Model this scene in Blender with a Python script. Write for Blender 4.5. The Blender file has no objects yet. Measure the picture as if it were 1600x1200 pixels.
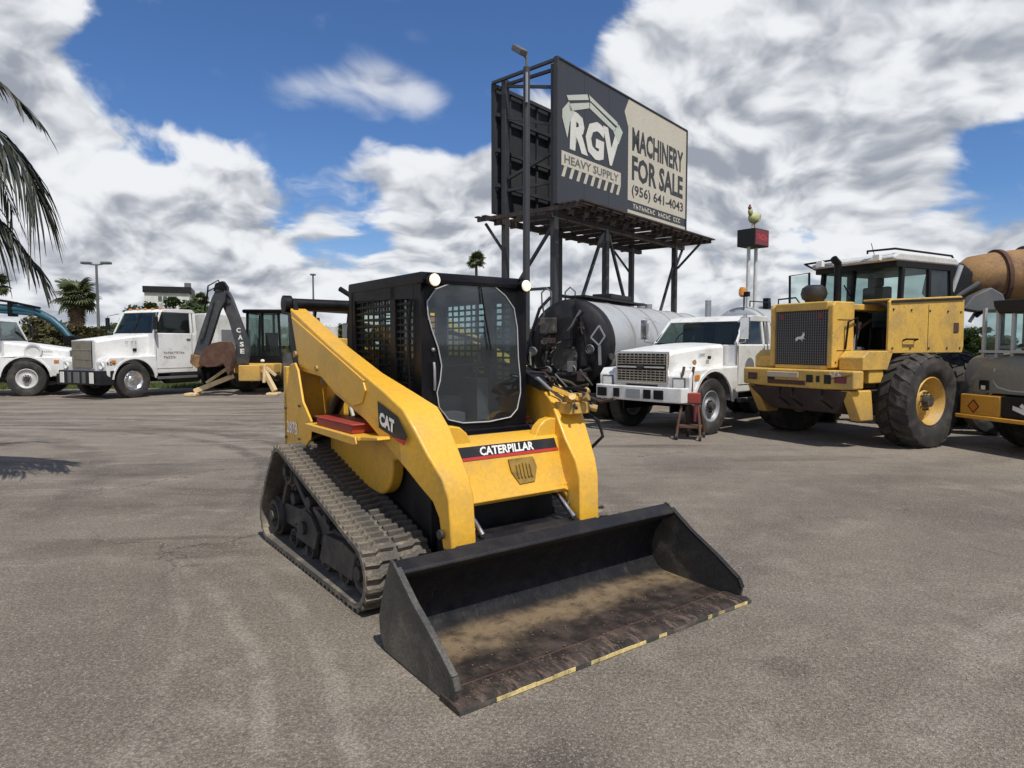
import bpy, bmesh, math, random
from mathutils import Vector, Matrix
R = math.radians
S = bpy.context.scene
COL = S.collection
random.seed(7)

# ------------------------------------------------------------------ camera
cam_d = bpy.data.cameras.new("camera"); cam = bpy.data.objects.new("camera", cam_d); COL.objects.link(cam)
cam.location = (0, 0, 1.60)
cam.rotation_euler = (R(90) - math.atan(62 / 1040), 0, 0)
cam_d.sensor_width = 36; cam_d.lens = 36 * 1040 / 1600
cam_d.clip_start = 0.05; cam_d.clip_end = 6000
S.camera = cam
S.render.resolution_x = 1024; S.render.resolution_y = 768

# ------------------------------------------------------------------ sun and sky
SUN_AZ, SUN_EL = R(151), R(60)          # azimuth clockwise from +Y
sd = bpy.data.lights.new("sun", 'SUN'); sun = bpy.data.objects.new("sun", sd); COL.objects.link(sun)
sd.energy = 4.4; sd.angle = R(0.5); sd.color = (1.0, 0.955, 0.88)
sv = Vector((math.sin(SUN_AZ) * math.cos(SUN_EL), math.cos(SUN_AZ) * math.cos(SUN_EL), math.sin(SUN_EL)))
sun.rotation_euler = sv.to_track_quat('Z', 'Y').to_euler(); sun.location = (30, -20, 60)
S.view_settings.view_transform = 'Standard'; S.view_settings.look = 'None'
S.view_settings.exposure = 0.0; S.view_settings.gamma = 1; S.view_settings.use_curve_mapping = False


class NT:
    """small helper for writing node trees"""
    def __init__(s, tree): s.t = tree; s.t.nodes.clear()
    def n(s, typ, **kw):
        nd = s.t.nodes.new(typ)
        for k, v in kw.items():
            if k[0] == 'i' and k[1:].isdigit():
                s.set(nd.inputs[int(k[1:])], v)
            elif k.startswith('_'):
                s.set(nd.inputs[k[1:].replace('_', ' ')], v)
            else: setattr(nd, k, v)
        return nd
    def set(s, inp, v):
        if isinstance(v, bpy.types.NodeSocket): s.t.links.new(v, inp)
        elif isinstance(v, bpy.types.Node): s.t.links.new(v.outputs[0], inp)
        else: inp.default_value = v
    def m(s, op, a, b=None, c=None, clamp=False):
        nd = s.t.nodes.new('ShaderNodeMath'); nd.operation = op; nd.use_clamp = clamp
        s.set(nd.inputs[0], a)
        if b is not None: s.set(nd.inputs[1], b)
        if c is not None: s.set(nd.inputs[2], c)
        return nd.outputs[0]
    def vm(s, op, a, b=None, scale=None):
        nd = s.t.nodes.new('ShaderNodeVectorMath'); nd.operation = op
        s.set(nd.inputs[0], a)
        if b is not None: s.set(nd.inputs[1], b)
        if scale is not None: s.set(nd.inputs['Scale'], scale)
        return nd.outputs['Value'] if op in ('DOT_PRODUCT', 'LENGTH', 'DISTANCE') else nd.outputs[0]
    def ss(s, x, a, b, lo=0.0, hi=1.0):
        nd = s.t.nodes.new('ShaderNodeMapRange'); nd.interpolation_type = 'SMOOTHSTEP'
        s.set(nd.inputs[0], x); nd.inputs[1].default_value = a; nd.inputs[2].default_value = b
        nd.inputs[3].default_value = lo; nd.inputs[4].default_value = hi
        return nd.outputs[0]
    def mix(s, f, a, b, blend='MIX'):
        nd = s.t.nodes.new('ShaderNodeMix'); nd.data_type = 'RGBA'; nd.blend_type = blend
        s.set(nd.inputs[0], f)
        for i, v in ((6, a), (7, b)):
            if isinstance(v, tuple) and len(v) == 3: v = (*v, 1)
            s.set(nd.inputs[i], v)
        return nd.outputs[2]
    def noise(s, vec, scale, detail=4, rough=.55, dist=0.0, out=0):
        nd = s.t.nodes.new('ShaderNodeTexNoise')
        if vec is not None: s.set(nd.inputs['Vector'], vec)
        nd.inputs['Scale'].default_value = scale; nd.inputs['Detail'].default_value = detail
        nd.inputs['Roughness'].default_value = rough; nd.inputs['Distortion'].default_value = dist
        return nd.outputs[out]


def build_world():
    w = bpy.data.worlds.new("World"); S.world = w; w.use_nodes = True
    k = NT(w.node_tree)
    sky = k.n('ShaderNodeTexSky', sky_type='NISHITA', sun_disc=False, sun_elevation=SUN_EL, sun_rotation=SUN_AZ,
              air_density=1.0, dust_density=0.4, ozone_density=3.0)
    geo = k.n('ShaderNodeTexCoord').outputs['Generated']
    sep = k.n('ShaderNodeSeparateXYZ', i0=geo)
    z = k.m('MAXIMUM', sep.outputs[2], 0.0)
    den = k.m('ADD', z, 0.55)
    px = k.m('DIVIDE', sep.outputs[0], den); py = k.m('DIVIDE', sep.outputs[1], den)
    p = k.n('ShaderNodeCombineXYZ', i0=px, i1=py, i2=k.m('MULTIPLY', z, .9)).outputs[0]
    warp = k.vm('SCALE', k.vm('SUBTRACT', k.noise(p, 2.0, 4, .5, out=1), (.5, .5, .5)), scale=0.38)
    pw = k.vm('ADD', p, warp)
    n1 = k.noise(pw, 3.4, 9, .52)
    m1 = k.noise(pw, 10.0, 5, .5); m2 = k.noise(k.vm('ADD', pw, (0.012, -0.035, 0.02)), 10.0, 3, .5)
    b1 = k.noise(pw, 3.4, 3, .5); b2 = k.noise(k.vm('ADD', pw, (0.02, -0.09, 0.06)), 3.4, 3, .5)
    el_ = sep.outputs[2]
    bias = k.m('MULTIPLY', k.ss(el_, .345, .25), .16)
    bias = k.m('SUBTRACT', bias, k.m('MULTIPLY', k.ss(el_, .5, .8), .05))
    # where the cloud cover opens (negative) and where it is dense (positive): azimuth, elevation, radius, amount
    blobs = [(-13, 26, 13, -.30), (-24, 20, 7, -.20), (2, 27, 7, -.22), (-8, 20, 6, -.24), (-17, 16, 4, -.16), (-1, 17, 3.5, -.10), (-31, 14, 3.5, -.10), (-7, 50, 20, -.12), (37, 13.5, 4.5, -.34), (23.5, 7, 3, -.26), (27, 3.5, 3, -.12), (-12, 8.5, 3, -.10),
             (14, 20, 9, .20), (20, 14, 6, .10), (27, 24, 11, .20), (-37, 21, 8, .26), (-24, 10, 9, .04), (-4, 12, 5, .08),
             (-32, 21, 5, -.10), (-27, 13.5, 3, -.12), (60, 22, 15, .06), (-62, 22, 15, .06)]
    for az, el, rad, amt in blobs:
        d = (math.sin(R(az)) * math.cos(R(el)), math.cos(R(az)) * math.cos(R(el)), math.sin(R(el)))
        dist = k.vm('DISTANCE', geo, d)
        bias = k.m('ADD', bias, k.m('MULTIPLY', k.ss(dist, R(rad) * 1.55, 0.0), amt))
    D = k.m('ADD', k.m('ADD', n1, bias), k.m('MULTIPLY', k.m('SUBTRACT', m1, .5), .22))
    cover = k.ss(D, .465, .565)
    thick = k.ss(D, .58, .84)
    lit = k.m('ADD', k.m('MULTIPLY', k.m('SUBTRACT', b1, b2), 2.1), 0.76)
    lit = k.m('ADD', lit, k.m('MULTIPLY', k.m('SUBTRACT', m1, m2), 2.5))
    lit = k.m('SUBTRACT', lit, k.m('MULTIPLY', thick, .34))
    lit = k.ss(lit, -.05, 1.08)
    # one thin wisp high in the blue
    wisp = 0.0
    for az, el, rad, amt in ((-7.0, 19.6, 3.2, .6), (-9.5, 20.2, 3.4, .65), (-12.5, 20.4, 3.4, .6), (-15.5, 20.0, 3.0, .5), (-18, 19.6, 2.4, .3)):
        d = (math.sin(R(az)) * math.cos(R(el)), math.cos(R(az)) * math.cos(R(el)), math.sin(R(el)))
        wisp = k.m('ADD', wisp, k.m('MULTIPLY', k.ss(k.vm('DISTANCE', geo, d), R(rad), 0.0), amt))
    cover = k.m('MAXIMUM', cover, k.m('MULTIPLY', k.ss(k.m('ADD', wisp, k.m('MULTIPLY', k.m('SUBTRACT', m1, .5), 1.5)), .15, .95), .72))
    cl = k.mix(lit, (3.3, 3.6, 4.2), (8.7, 8.9, 9.2))
    skyc = k.mix(1.0, sky.outputs[0], (0.60, 0.82, 1.12), 'MULTIPLY')
    hz = k.ss(sep.outputs[2], .20, 0.0)
    skyc = k.mix(k.m('MULTIPLY', hz, .55), skyc, (5.2, 6.2, 7.8))
    out = k.mix(cover, skyc, cl)
    out = k.mix(k.m('MULTIPLY', k.ss(sep.outputs[2], .07, 0.0), .45), out, (6.2, 6.7, 7.3))
    bg = k.n('ShaderNodeBackground', i0=out); bg.inputs[1].default_value = 0.1
    k.n('ShaderNodeOutputWorld', i0=bg)
build_world()

# ------------------------------------------------------------------ materials
MATS = {}
def paint(name, col, rough=.45, metal=0.0, dirt=(.16, .13, .10), amt=.25, scale=2.5, fine=.12, bump=.0, bscale=60, spec=.5, chips=0.0, chipcol=(.05, .03, .02), coat=0.0, low=0.0):
    """coloured surface with dust, small tonal variation, wear chips and relief"""
    mt = bpy.data.materials.new(name); mt.use_nodes = True; k = NT(mt.node_tree)
    tc = k.n('ShaderNodeTexCoord').outputs['Object']
    c = (*col, 1)
    big = k.noise(tc, scale, 6, .62, .4)
    f = k.ss(big, .42, .72, 0, 1)
    colr = k.mix(k.m('MULTIPLY', f, amt), c, dirt)
    sm = k.noise(tc, scale * 14, 5, .6)
    colr = k.mix(1.0, colr, k.n('ShaderNodeCombineColor', i0=k.ss(sm, .2, .8, 1 - fine, 1 + fine), i1=k.ss(sm, .2, .8, 1 - fine, 1 + fine), i2=k.ss(sm, .2, .8, 1 - fine, 1 + fine)).outputs[0], 'MULTIPLY')
    if low > 0:    # road splash and dust low on the thing
        pz = k.n('ShaderNodeSeparateXYZ', i0=tc).outputs[2]
        g = k.m('ADD', pz, k.m('MULTIPLY', k.noise(tc, 5, 4), -.6))
        colr = k.mix(k.m('MULTIPLY', k.ss(g, .75, .0), low), colr, dirt)
    if chips > 0:
        ch = k.ss(k.noise(tc, scale * 6, 8, .75), .60 + .1 * (1 - chips), .66 + .1 * (1 - chips))
        colr = k.mix(k.m('MULTIPLY', ch, .85), colr, chipcol)
    b = k.n('ShaderNodeBsdfPrincipled', _Base_Color=colr, _Metallic=metal)
    b.inputs['Specular IOR Level'].default_value = spec
    if coat: b.inputs['Coat Weight'].default_value = coat; b.inputs['Coat Roughness'].default_value = .15
    k.set(b.inputs['Roughness'], k.m('ADD', rough, k.m('MULTIPLY', f, .25 * (1 - rough)), clamp=True))
    if bump > 0:
        bp = k.n('ShaderNodeBump'); bp.inputs['Strength'].default_value = bump; bp.inputs['Distance'].default_value = .01
        k.set(bp.inputs['Height'], k.noise(tc, bscale, 4, .6)); k.set(b.inputs['Normal'], bp.outputs[0])
    k.n('ShaderNodeOutputMaterial', i0=b)
    MATS[name] = mt
    return mt

YEL = paint('yellow_paint', (.71, .392, .038), .38, dirt=(.36, .25, .10), amt=.42, scale=3, fine=.10, chips=.35, chipcol=(.10, .07, .04), coat=.15)
YELOLD = paint('old_yellow_paint', (.60, .365, .070), .55, dirt=(.26, .18, .09), amt=.6, scale=2.2, fine=.16, chips=.8, chipcol=(.08, .05, .03), low=.5)
BLK = paint('black_paint', (.005, .005, .007), .40, dirt=(.035, .030, .026), amt=.25, scale=4, bump=.15, spec=.2)
BLKM = paint('black_steel', (.008, .008, .010), .5, dirt=(.045, .035, .026), amt=.35, scale=5, bump=.2, spec=.35)
DKST = paint('dusty_dark_steel', (.028, .026, .024), .65, dirt=(.14, .12, .095), amt=.55, scale=6, bump=.4)
RUB = paint('dusty_track_rubber', (.085, .076, .064), .85, dirt=(.27, .225, .165), amt=.9, scale=5, fine=.3, bump=.5, bscale=45)
TYRE = paint('tyre_rubber', (.022, .021, .020), .78, dirt=(.12, .10, .08), amt=.55, scale=4, fine=.2, bump=.3)
WHT = paint('white_truck_paint', (.72, .72, .70), .38, dirt=(.36, .33, .28), amt=.45, scale=2.2, fine=.07, chips=.30, chipcol=(.25, .17, .10), coat=.2, low=.6)
WHTD = paint('off_white_paint', (.55, .55, .53), .5, dirt=(.33, .30, .26), amt=.4, scale=1.5, low=.3)
CHR = paint('chrome', (.75, .75, .75), .14, metal=1, dirt=(.3, .27, .24), amt=.3, scale=5)
GRILL = paint('weathered_grille_metal', (.36, .33, .27), .4, metal=.6, dirt=(.18, .14, .09), amt=.5, scale=5)
TANK = paint('dull_silver_tank', (.46, .47, .47), .42, metal=.35, dirt=(.26, .24, .21), amt=.5, scale=1.6, fine=.08)
GREY = paint('grey_steel', (.10, .105, .11), .5, dirt=(.2, .17, .13), amt=.35, scale=3, bump=.15)
BOOM = paint('dark_backhoe_steel', (.035, .040, .045), .5, dirt=(.12, .10, .08), amt=.4, scale=3, chips=.2, chipcol=(.12, .09, .06))
RUST = paint('rusty_steel', (.075, .034, .021), .85, dirt=(.13, .075, .048), amt=.8, scale=4, fine=.3, bump=.4)
RUSTY = paint('rusty_yellow_steel', (.27, .150, .055), .75, dirt=(.10, .052, .032), amt=1.0, scale=2.2, fine=.25, chips=.9, chipcol=(.09, .035, .02), bump=.3)
RED = paint('red_paint', (.30, .028, .016), .45, dirt=(.16, .05, .03), amt=.4, scale=5)
REDP = paint('red_print', (.50, .03, .02), .4, amt=.1)
MAROON = paint('maroon_paint', (.16, .018, .03), .5, amt=.15)
WPRINT = paint('white_print', (.78, .77, .72), .5, amt=.12)
BPRINT = paint('black_print', (.012, .012, .014), .4, amt=.12)
SIGND = paint('charcoal_sign_vinyl', (.026, .029, .037), .45, dirt=(.06, .06, .07), amt=.35, scale=1.2)
SIGNB = paint('beige_sign_vinyl', (.50, .46, .37), .55, dirt=(.40, .36, .28), amt=.35, scale=1.2)
SIGNW = paint('pale_sign_print', (.62, .61, .55), .55, amt=.15)
SIGNG = paint('sage_sign_print', (.46, .49, .42), .55, amt=.15)
SIGNBK = paint('sign_panel_back', (.022, .024, .028), .7, dirt=(.05, .05, .05), amt=.5, scale=1)
POLE = paint('painted_sign_steel', (.028, .031, .036), .55, dirt=(.07, .055, .045), amt=.4, scale=2)
RUSTD = paint('rust_brown_walkway', (.032, .022, .020), .75, dirt=(.10, .06, .04), amt=.6, scale=3)
OLIVE = paint('grey_green_hood_paint', (.21, .205, .165), .42, dirt=(.26, .23, .18), amt=.4, scale=2, coat=.1)
BEIGE = paint('beige_paint', (.50, .42, .30), .5, amt=.3)
BLUE = paint('teal_boom_paint', (.012, .075, .11), .45, dirt=(.08, .12, .13), amt=.3, scale=2)
BRASS = paint('brass_fitting', (.40, .28, .11), .6, metal=.4, dirt=(.15, .1, .05), amt=.5, scale=12)
SEAT = paint('black_vinyl', (.02, .02, .02), .5, amt=.1)
GREYM = paint('grey_trim', (.12, .12, .12), .5, amt=.3)
AMBER = paint('amber_lens', (.55, .20, .02), .2, amt=.1)
LENS = paint('lens_glass', (.75, .75, .70), .12, amt=.1, coat=.8)
BARK = paint('bark', (.10, .075, .05), .9, dirt=(.16, .13, .10), amt=.6, scale=4, fine=.3, bump=.6, bscale=18)
SKIRT = paint('dead_palm_frond', (.16, .105, .060), .9, dirt=(.08, .05, .03), amt=.6, scale=3, fine=.3)
WALLW = paint('white_stucco', (.62, .60, .55), .8, amt=.3, scale=.6)
GALV = paint('galvanised_steel', (.30, .31, .33), .5, metal=.5, amt=.3)
CHICK = paint('painted_fibreglass_bird', (.42, .44, .22), .6, dirt=(.25, .12, .03), amt=.8, scale=3)
TRIM = paint('pale_window_trim', (.45, .46, .46), .45, amt=.2)


def leafmat(name, a, b, trans=.25):
    mt = bpy.data.materials.new(name); mt.use_nodes = True; k = NT(mt.node_tree)
    tc = k.n('ShaderNodeTexCoord').outputs['Object']
    c = k.mix(k.ss(k.noise(tc, 1.7, 5, .7), .35, .65), (*a, 1), (*b, 1))
    c = k.mix(1.0, c, k.n('ShaderNodeCombineColor', i0=k.ss(k.noise(tc, 9, 3), .2, .8, .6, 1.5), i1=k.ss(k.noise(tc, 9, 3), .2, .8, .65, 1.4), i2=.9).outputs[0], 'MULTIPLY')
    d = k.n('ShaderNodeBsdfPrincipled', _Base_Color=c, _Roughness=.55)
    t = k.n('ShaderNodeBsdfTranslucent', i0=c)
    mx = k.n('ShaderNodeMixShader', i0=trans, i1=d, i2=t)
    k.n('ShaderNodeOutputMaterial', i0=mx)
    return mt
LEAF = leafmat('tree_leaves', (.030, .055, .016), (.070, .095, .028))
LEAFB = leafmat('brownish_bush_leaves', (.06, .065, .022), (.12, .095, .04))
PALM = leafmat('palm_leaves', (.035, .06, .022), (.10, .11, .045))
PALMD = leafmat('silhouette_palm_leaves', (.012, .017, .009), (.028, .030, .017), .08)  # near-black leaf colour paints in the silhouetted undersides of the near palm
GRASSM = leafmat('grass_blades', (.06, .10, .02), (.13, .15, .05))


def glassmat(name, tint, dens, refl=.12, haze=.1, hz=(.3, .35, .38)):
    mt = bpy.data.materials.new(name); mt.use_nodes = True; k = NT(mt.node_tree)
    tr = k.n('ShaderNodeBsdfTransparent', i0=(*tint, 1))
    df = k.n('ShaderNodeBsdfDiffuse', i0=(*hz, 1))
    m1 = k.n('ShaderNodeMixShader', i0=haze, i1=tr, i2=df)
    gl = k.n('ShaderNodeBsdfGlossy', i0=(.9, .95, 1, 1), i1=.04)
    fr = k.n('ShaderNodeLayerWeight'); fr.inputs[0].default_value = .5
    f = k.m('ADD', k.m('MULTIPLY', k.m('POWER', fr.outputs['Facing'], 4.0), .75), refl, clamp=True)
    m2 = k.n('ShaderNodeMixShader', i0=f, i1=m1, i2=gl)
    k.n('ShaderNodeOutputMaterial', i0=m2)
    return mt
GLASSD = glassmat('hazy_polycarbonate_door', (.84, .88, .90), 0, .05, .04, (.20, .225, .25))
GLASS = glassmat('vehicle_glass', (.42, .52, .50), 0, .03, .05, (.2, .25, .25))
GLASSK = glassmat('dark_vehicle_glass', (.38, .45, .41), 0, .035, .05, (.14, .17, .15))
GLASSC = glassmat('clear_cab_glass', (.70, .82, .80), 0, .02, .06, (.4, .5, .5))


def glow(name, col, st):
    mt = bpy.data.materials.new(name); mt.use_nodes = True; k = NT(mt.node_tree)
    b = k.n('ShaderNodeBsdfPrincipled', _Base_Color=(*col, 1), _Roughness=.3)
    b.inputs['Emission Color'].default_value = (*col, 1); b.inputs['Emission Strength'].default_value = st
    k.n('ShaderNodeOutputMaterial', i0=b); return mt
LAMP = glow('lit_work_lamp', (1.0, .88, .60), .55)


def ground_mat():
    mt = bpy.data.materials.new('worn_asphalt'); mt.use_nodes = True; k = NT(mt.node_tree)
    pos = k.n('ShaderNodeNewGeometry').outputs['Position']
    sp = k.n('ShaderNodeSeparateXYZ', i0=pos); X, Y = sp.outputs[0], sp.outputs[1]
    big = k.noise(pos, .22, 6, .6, .6)
    mid = k.noise(pos, 1.3, 7, .65, .3)
    fine = k.noise(pos, 55, 4, .72)
    grit = k.n('ShaderNodeTexVoronoi', _Vector=pos, _Scale=165.0)
    base = k.mix(k.ss(big, .35, .68), (.148, .126, .099), (.222, .193, .153))
    base = k.mix(k.m('MULTIPLY', k.ss(mid, .48, .72), .45), base, (.330, .288, .238))
    base = k.mix(k.m('MULTIPLY', k.ss(k.noise(pos, .75, 6, .7, 1.0), .55, .72), .5), base, (.125, .108, .094))
    # dusty traffic band near the parked machines
    band = k.ss(k.m('ADD', Y, k.m('MULTIPLY', big, 3.0)), 7.5, 12.0)
    streak = k.noise(k.vm('MULTIPLY', pos, (.16, 1.5, 1)), 1.0, 6, .6, .4)
    base = k.mix(k.m('MULTIPLY', band, .5), base, (.27, .232, .19))
    base = k.mix(k.m('MULTIPLY', k.m('MULTIPLY', k.ss(streak, .52, .70), band), .85), base, (.085, .064, .050))
    base = k.mix(k.m('MULTIPLY', k.m('MULTIPLY', k.ss(streak, .45, .30), band), .4), base, (.38, .335, .28))
    # turning tyre marks
    wob = k.m('MULTIPLY', k.m('SUBTRACT', k.noise(pos, .5, 3), .5), .5)
    brk = k.ss(k.noise(pos, 2.2, 6, .7), .32, .60)
    def ring(cx, cy, r, w, amt, col, base, lo=None):
        d = k.vm('DISTANCE', k.n('ShaderNodeCombineXYZ', i0=X, i1=Y).outputs[0], (cx, cy, 0))
        e = k.m('ABSOLUTE', k.m('ADD', k.m('SUBTRACT', d, r), wob))
        f = k.m('MULTIPLY', k.m('MULTIPLY', k.ss(e, w, w * .3), brk), amt)
        if lo: f = k.m('MULTIPLY', f, k.ss(Y, lo[0], lo[1]))
        return k.mix(f, base, col)
    dk = (.060, .050, .043); lt = (.42, .375, .315)
    far = (5.2, 7.2)
    base = ring(-9.5, 5.5, 7.0, .16, .75, dk, base, far); base = ring(-9.5, 5.5, 7.6, .14, .7, dk, base, far)
    base = ring(-9.5, 5.3, 8.9, .18, .65, dk, base, far); base = ring(-12.0, 4.6, 7.7, .30, .6, dk, base, far)
    base = ring(-11, 2, 11.6, .30, .5, dk, base, far); base = ring(-11, 2, 13.0, .30, .45, (.07, .058, .05), base, far)
    near = (5.3, 4.3)
    base = ring(-8.4, -.46, 8.0, .07, .28, lt, base, near); base = ring(-8.4, -.46, 8.32, .075, .28, lt, base, (5.0, 4.2)); base = ring(-9.6, .6, 8.3, .05, .18, lt, base, near)
    base = ring(14, -10, 17.6, .20, .25, lt, base); base = ring(16, -6, 18, .4, .28, dk, base)
    st2 = k.noise(k.vm('MULTIPLY', pos, (.38, 1.7, 1)), 1.1, 7, .62, .7); mid_ = k.m('MULTIPLY', k.ss(Y, 3.6, 5.5), k.ss(X, 3.5, -1.0))
    base = k.mix(k.m('MULTIPLY', k.m('MULTIPLY', k.ss(st2, .50, .66), mid_), .75), base, (.098, .073, .057))
    base = k.mix(k.m('MULTIPLY', k.m('MULTIPLY', k.ss(st2, .44, .34), mid_), .45), base, (.36, .325, .275))
    # oily stains
    for cx, cy, r, a in ((.18, 2.35, .34, .6), (.05, 2.05, .22, .35), (1.35, 3.2, .16, .4), (-3.2, 6.5, .6, .25), (4.2, 6.2, .9, .22), (-4.6, 8.4, .9, .4), (2.4, 8.8, 1.0, .35), (-.4, 2.1, .25, .2)):
        d = k.vm('DISTANCE', k.n('ShaderNodeCombineXYZ', i0=X, i1=Y).outputs[0], (cx, cy, 0))
        d = k.m('ADD', d, k.m('MULTIPLY', k.m('SUBTRACT', k.noise(pos, 3.5, 6, .7), .5), r * 1.6))
        base = k.mix(k.m('MULTIPLY', k.ss(d, r, r * .3), a), base, (.055, .046, .040))
    base = k.mix(k.m('MULTIPLY', k.m('MULTIPLY', k.ss(X, -1.5, -6.0), k.ss(k.noise(pos, .9, 6, .65, .8), .48, .68)), .45), base, (.150, .112, .088))
    mot = k.noise(pos, 5.5, 6, .7)
    base = k.mix(k.m('MULTIPLY', k.ss(mot, .48, .68), .38), base, (.125, .100, .078))
    base = k.mix(k.m('MULTIPLY', k.ss(mot, .44, .30), .30), base, (.33, .295, .245))
    # aggregate: pale and dark stones in the binder
    g = k.n('ShaderNodeSeparateColor', i0=grit.outputs['Color'])
    base = k.mix(1.0, base, k.n('ShaderNodeCombineColor', i0=k.ss(fine, .30, .72, .58, 1.42), i1=k.ss(fine, .30, .72, .58, 1.40), i2=k.ss(fine, .30, .72, .59, 1.37)).outputs[0], 'MULTIPLY')
    base = k.mix(k.m('MULTIPLY', k.ss(g.outputs[0], .80, .92), .38), base, (.44, .40, .34))
    base = k.mix(k.m('MULTIPLY', k.ss(g.outputs[1], .72, .9), .42), base, (.10, .088, .075))
    cr = k.n('ShaderNodeTexVoronoi', _Vector=k.vm('ADD', pos, k.vm('SCALE', k.noise(pos, 1.6, 5, .6, out=1), scale=.9)), _Scale=.42, feature='DISTANCE_TO_EDGE')
    crk = k.m('MULTIPLY', k.ss(cr.outputs['Distance'], .0065, .001), k.ss(k.noise(pos, .45, 3), .50, .60))
    base = k.mix(k.m('MULTIPLY', crk, .7), base, (.050, .043, .037))
    b = k.n('ShaderNodeBsdfPrincipled', _Base_Color=base)
    b.inputs['Specular IOR Level'].default_value = .25
    k.set(b.inputs['Roughness'], k.ss(mid, .3, .7, .78, .95))
    bp = k.n('ShaderNodeBump'); bp.inputs['Strength'].default_value = .55; bp.inputs['Distance'].default_value = .012
    h = k.m('ADD', k.m('MULTIPLY', grit.outputs['Distance'], .7), k.m('ADD', k.m('MULTIPLY', fine, .9), k.m('MULTIPLY', mid, 1.8)))
    k.set(bp.inputs['Height'], h); k.set(b.inputs['Normal'], bp.outputs[0])
    k.n('ShaderNodeOutputMaterial', i0=b)
    return mt
ASPH = ground_mat()


def earth_mat(name, a, b, c):
    mt = bpy.data.materials.new(name); mt.use_nodes = True; k = NT(mt.node_tree)
    pos = k.n('ShaderNodeNewGeometry').outputs['Position']
    base = k.mix(k.ss(k.noise(pos, .3, 6, .6), .4, .62), a, b)
    base = k.mix(k.ss(k.noise(pos, 3, 6, .7), .5, .75), base, c)
    k.n('ShaderNodeOutputMaterial', i0=k.n('ShaderNodeBsdfPrincipled', _Base_Color=base, _Roughness=.95))
    return mt
EARTH = earth_mat('grassy_earth', (.07, .09, .03), (.15, .125, .085), (.05, .07, .022))


def bucket_mat():
    """black bucket steel, dust on the floor, rust and scrape towards the edge"""
    mt = bpy.data.materials.new('worn_bucket_inside'); mt.use_nodes = True; k = NT(mt.node_tree)
    tc = k.n('ShaderNodeTexCoord').outputs['Object']
    sp = k.n('ShaderNodeSeparateXYZ', i0=tc); X, Y, Z = sp.outputs
    w = k.m('MULTIPLY', k.m('SUBTRACT', k.noise(tc, 2.2, 7, .65, .8), .5), .55)
    yy = k.m('ADD', Y, w)
    c = k.mix(k.ss(k.noise(tc, 16, 6, .75), .45, .8), (.005, .005, .007), (.020, .017, .016))
    rust = k.mix(k.ss(k.noise(tc, 7, 6, .7), .4, .65), (.020, .015, .012), (.066, .048, .037))
    c = k.mix(k.ss(yy, .50, .36), c, rust)
    tan = k.m('MULTIPLY', k.ss(yy, .36, .52), k.ss(k.m('ADD', Y, k.m('MULTIPLY', w, .35)), .72, .62))
    tan = k.m('MULTIPLY', tan, k.ss(Z, .10, .03))
    c = k.mix(k.m('MULTIPLY', tan, k.ss(k.noise(tc, 11, 7, .7), .30, .60, .35, 1)), c, (.180, .130, .078))
    edge = k.m('MULTIPLY', k.ss(yy, .22, .05), k.ss(k.noise(k.vm('MULTIPLY', tc, (2.2, .5, 1)), 11, 6, .75), .5, .62))
    c = k.mix(k.m('MULTIPLY', edge, .7), c, (.16, .11, .085))
    scr = k.ss(k.noise(k.vm('MULTIPLY', tc, (30, 1.2, 3)), 2.0, 5, .7), .60, .72)
    c = k.mix(k.m('MULTIPLY', scr, .35), c, (.13, .115, .10))
    b = k.n('ShaderNodeBsdfPrincipled', _Base_Color=c)
    b.inputs['Specular IOR Level'].default_value = .3; k.set(b.inputs['Roughness'], k.ss(k.noise(tc, 9, 4), .3, .7, .5, .85))
    bp = k.n('ShaderNodeBump'); bp.inputs['Strength'].default_value = .5; bp.inputs['Distance'].default_value = .012
    k.set(bp.inputs['Height'], k.noise(tc, 26, 7, .7)); k.set(b.inputs['Normal'], bp.outputs[0])
    k.n('ShaderNodeOutputMaterial', i0=b); return mt
BUCK = bucket_mat()
BUCKO = paint('scuffed_bucket_side', (.050, .048, .042), .5, dirt=(.20, .17, .13), amt=.6, scale=4, fine=.35, bump=.3, chips=.3, chipcol=(.15, .09, .05))
EDGE = paint('worn_cutting_edge', (.66, .52, .22), .5, dirt=(.06, .045, .035), amt=.9, scale=4.5, fine=.3, chips=1.0, chipcol=(.05, .035, .03))


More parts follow.
